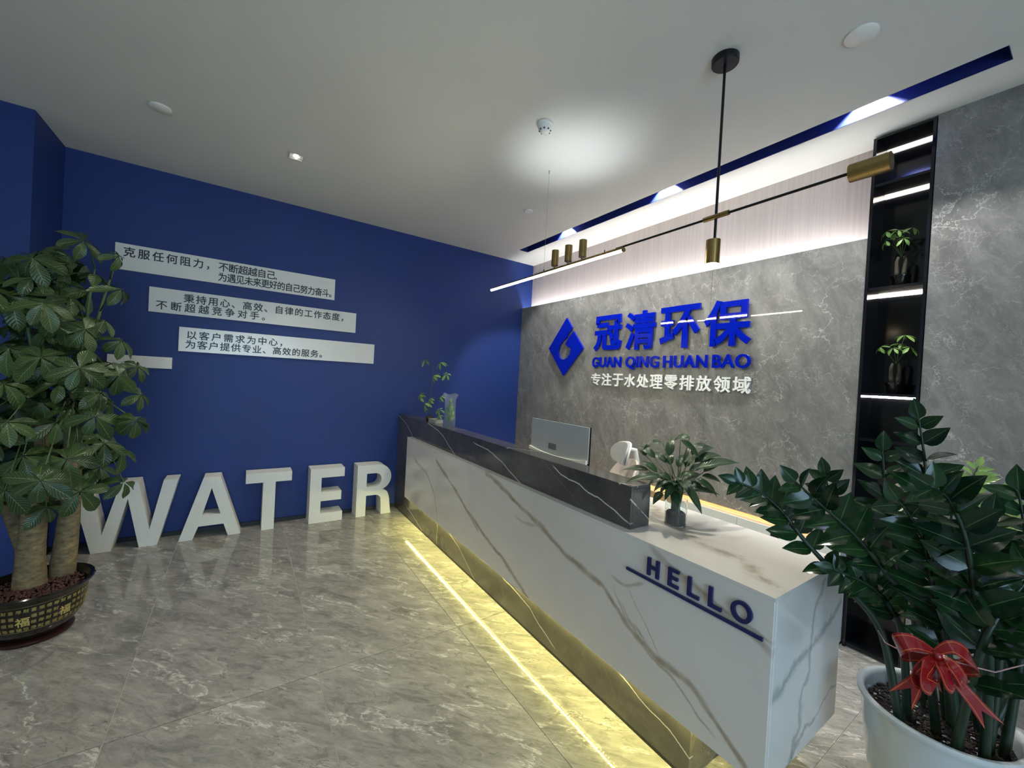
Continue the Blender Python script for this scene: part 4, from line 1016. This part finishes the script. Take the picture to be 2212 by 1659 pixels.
LV = [(1395, 985, 1350+30, 968, .10), (1432, 958, 1388, 970, .0), (1470, 950, 1500, 1000, -.05), (1490, 945, 1462, 948, .0), (1500, 1000, 1572, 985, .02), (1505, 1012, 1600, 1025, -.03),
      (1515, 1030, 1562, 1050, -.06), (1430, 1030, 1368, 1065, -.12), (1400, 1015, 1352, 1030, .05), (1440, 1000, 1400, 975, .1), (1500, 1035, 1545, 1080, -.12), (1478, 1045, 1500, 1110, -.14),
      (1455, 1060, 1460, 1096, -.10), (1430, 1062, 1418, 1090, -.06), (1465, 1010, 1480, 975, .08), (1448, 1005, 1440, 960, .1), (1480, 1010, 1522, 965, .1), (1500, 1055, 1522, 1068, .02), (1420, 1020, 1385, 1003, .03),
      (1460, 1030, 1470, 1060, -.1), (1490, 1020, 1540, 1010, .12), (1440, 1030, 1410, 1050, -.08), (1475, 1000, 1560, 960, .06), (1415, 990, 1375, 962, .08), (1470, 1030, 1500, 1020, -.1), (1450, 1040, 1430, 1020, -.09),
      (1485, 1040, 1515, 1060, -.1), (1445, 985, 1452, 940, .02), (1462, 1045, 1440, 1078, -.12), (1410, 1035, 1365, 1050, .06), (1520, 1020, 1590, 990, .05), (1495, 985, 1530, 940, .0)]
for bx_, by_, tx_, ty_, dd in LV:
    p = at(bx_, by_, LDP+dd*.6); e = at(tx_, ty_, LDP+dd); s = LC+Vector((R_.uniform(-.02, .02), R_.uniform(-.02, .02), .06))
    mid = s.lerp(p, .5)+Vector((0, 0, .035)); 
    mid = Vector((LC.x+(mid.x-LC.x)*.55, LC.y+(mid.y-LC.y)*.55, max(mid.z, LC.z+.145))) 
    mbs.tube([s, mid, p], [.0024, .0022, .0018], 6)
    d = e-p; L = d.length*1.12; dirv = d.normalized()+Vector((0, 0, .55))
    place_leaf(R_.choice(LM), ll, p, dirv, Vector((0, 0, 1))+(view-p).normalized()*.7, max(L, .085), wscale=max(.75, min(1.25, .12/max(L, .05))))
for k in range(16):
    a = R_.uniform(0, 6.28); el = R_.uniform(.25, 1.1); p = LC+Vector((.05*math.cos(a), .05*math.sin(a), .165+.06*el))
    d = Vector((math.cos(a), math.sin(a), el)); mbs.tube([LC+Vector((.012*math.cos(a), .012*math.sin(a), .06)), p-d*.02, p], .002, 6)
    place_leaf(R_.choice(LM), ll, p, d, Vector((0, 0, 1))+(view-p).normalized()*.4, R_.uniform(.10, .15))
mbs.build('stems', M['stem'], ll, smooth=True)

# ================================================================== LEDGE: SEEDLING AND WRAPPED FLOWERS
sp_ = Vector((.735, -1.765, 1.1))
sd = thing('seedling', 'small slender money tree seedling in a brown husk on the dark ledge', 'potted plant', sp_)
MB().lathe([(.0001, .0005), (.026, .0005), (.038, .012), (.042, .030), (.036, .045), (.028, .052), (.0001, .050)], sp_, 18).build('husk', M['seed'], sd, smooth=True)
mbs = MB().tube([sp_+Vector((0, 0, .045)), sp_+Vector((.005, 0, .25)), sp_+Vector((.02, -.005, .42)), sp_+Vector((.035, 0, .58))], [.0035, .003, .0025, .002], 6)
sy = -1.765
SH = [(918, 778, .075, (-.6, -.1, .7)), (952, 783, .085, (.2, -.6, .8)), (936, 812, .09, (-.1, -.9, .5)), (972, 808, .075, (.7, -.2, .6)), (952, 857, .075, (.2, -.7, .7)), (907, 853, .09, (-.7, -.4, .5)),
      (917, 872, .10, (-.3, -.7, .5)), (928, 862, .07, (0, -.8, .6)), (962, 888, .075, (.6, -.5, .5)), (948, 898, .05, (.2, -.6, .7))]
for px, py, L, ax in SH:
    h = on(px, py, 1, sy+R_.uniform(-.04, .03)); h.x = min(h.x, 1.06); palm(YOUNG, sd, h, ax, L, 5, .55)
    zb = max(1.16, h.z-.09); t = (zb-1.145)/.53; st_ = sp_+Vector((.035*max(0, t)**1.5, 0, 0)); st_.z = zb
    mbs.tube([st_, h], [.0016, .0012], 5)
mbs.build('stems', M['stem'], sd, smooth=True)
ty_ = thing('planter_tray', 'low pale grey tray behind the seedling on the dark ledge', 'tray', (.80, -1.745, 1.1))
mb = MB().box(.795, .965, -1.80, -1.715, 1.1005, 1.105)
mb.box(.795, .965, -1.80, -1.796, 1.105, 1.135); mb.box(.795, .965, -1.719, -1.715, 1.105, 1.135); mb.box(.795, .799, -1.796, -1.719, 1.105, 1.135); mb.box(.961, .965, -1.796, -1.719, 1.105, 1.135)
mb.build('tray', M['trayw'], ty_)
fv = Vector((1.24, -1.775, 1.1))
fw = thing('wrapped_bouquet', 'cut green stems wrapped in clear film standing on the dark ledge', 'bouquet', fv)
n = 36; vs = []; fs = []
PR = [(.056, .001), (.060, .04), (.056, .10), (.053, .16), (.052, .22), (.055, .265), (.068, .295), (.080, .31)]
for i, (r, z) in enumerate(PR):
    for k in range(n):
        a = 2*PI*k/n; rr_ = r*(1+.05*math.sin(a*9+i*.4)+.04*math.sin(a*5+1.3*i)); vs.append(fv+Vector((rr_*math.cos(a)*1.15, rr_*math.sin(a)*.85, z+.008*math.sin(a*4)*(i/7)**2)))
for i in range(len(PR)-1):
    for k in range(n): fs.append((i*n+k, i*n+(k+1) % n, (i+1)*n+(k+1) % n, (i+1)*n+k))
MB().add(vs, fs).build('film', M['film'], fw, smooth=True)
mbs = MB()
for k in range(9):
    a = R_.uniform(0, 6.28); r = R_.uniform(.005, .028); b = fv+Vector((r*math.cos(a), r*math.sin(a), .003)); e = fv+Vector((r*1.3*math.cos(a+1), r*1.2*math.sin(a+1), R_.uniform(.16, .25)))
    mbs.tube([b, e], .0022, 6)
    for m_ in range(3):
        q_ = b.lerp(e, .3+.3*m_); place_leaf(YOUNG[0], fw, q_, Vector((math.cos(a+m_*2)*.5, math.sin(a+m_*2)*.5, 1)), Vector((math.cos(a), math.sin(a), .2)), .06)
mbs.build('stems', M['stem'], fw, smooth=True)

# ================================================================== SMALL PLANTS IN THE NICHE
def bonsai(z, c, lb, hubs):
    b = thing('small_money_tree', lb, 'potted plant', (c[0], c[1], z), 'small money trees in the lit niche')
    l = b.location
    lathe_part(b, 'saucer', [(.0001, .0008), (.036, .0008), (.040, .007), (.0001, .006)], M['nblack'], 28)
    lathe_part(b, 'pot', [(.0001, .008), (.030, .008), (.036, .018), (.039, .050), (.048, .062), (.049, .067), (.045, .068), (.038, .058), (.0001, .056)], M['glaze'], 32)
    pebbles('soil', l, .034, z+.060, 60, .0035, M['soil'], b)
    for sx in (-.016, .014):
        MB().tube([l+Vector((sx, .004, .057)), l+Vector((sx*1.1, 0, .09)), l+Vector((sx*1.3, 0, .16)), l+Vector((sx*.9, 0, .19))], [.012, .0115, .009, .006], 10).build('trunk', M['barkd'], b, smooth=True)
    mbs = MB()
    for (px, py, L, ax, dy) in hubs:
        h = on(px, py, 1, c[1]+dy); palm(YOUNG, b, h, ax, L, 5, .35)
        s0 = l+Vector((0, 0, .185)); mbs.tube([s0, s0.lerp(h, .5)+Vector((0, 0, .012)), h], .0013, 5)
    mbs.build('stems', M['stem'], b, smooth=True)
bonsai(2.271, (3.925, -.075), 'small money tree in dark pot on the upper lit shelf', [(1915, 500, .065, (-.4, -.5, .8), -.02), (1940, 497, .06, (0, -.4, .9), -.03), (1972, 492, .065, (.3, -.3, .8), -.01), (1952, 515, .055, (.1, -.7, .6), -.04), (1915, 520, .06, (-.5, -.5, .6), -.02), (1935, 505, .06, (0, -.3, 1), .02)])
bonsai(1.615, (3.93, -.075), 'small money tree in dark pot on the lower lit shelf', [(1955, 724, .065, (.1, -.3, 1), -.02), (1902, 750, .05, (-.5, -.4, .7), -.02), (1930, 752, .06, (0, -.5, .9), -.03), (1965, 750, .065, (.4, -.4, .8), -.03), (1945, 742, .055, (.1, -.2, 1), .02)])
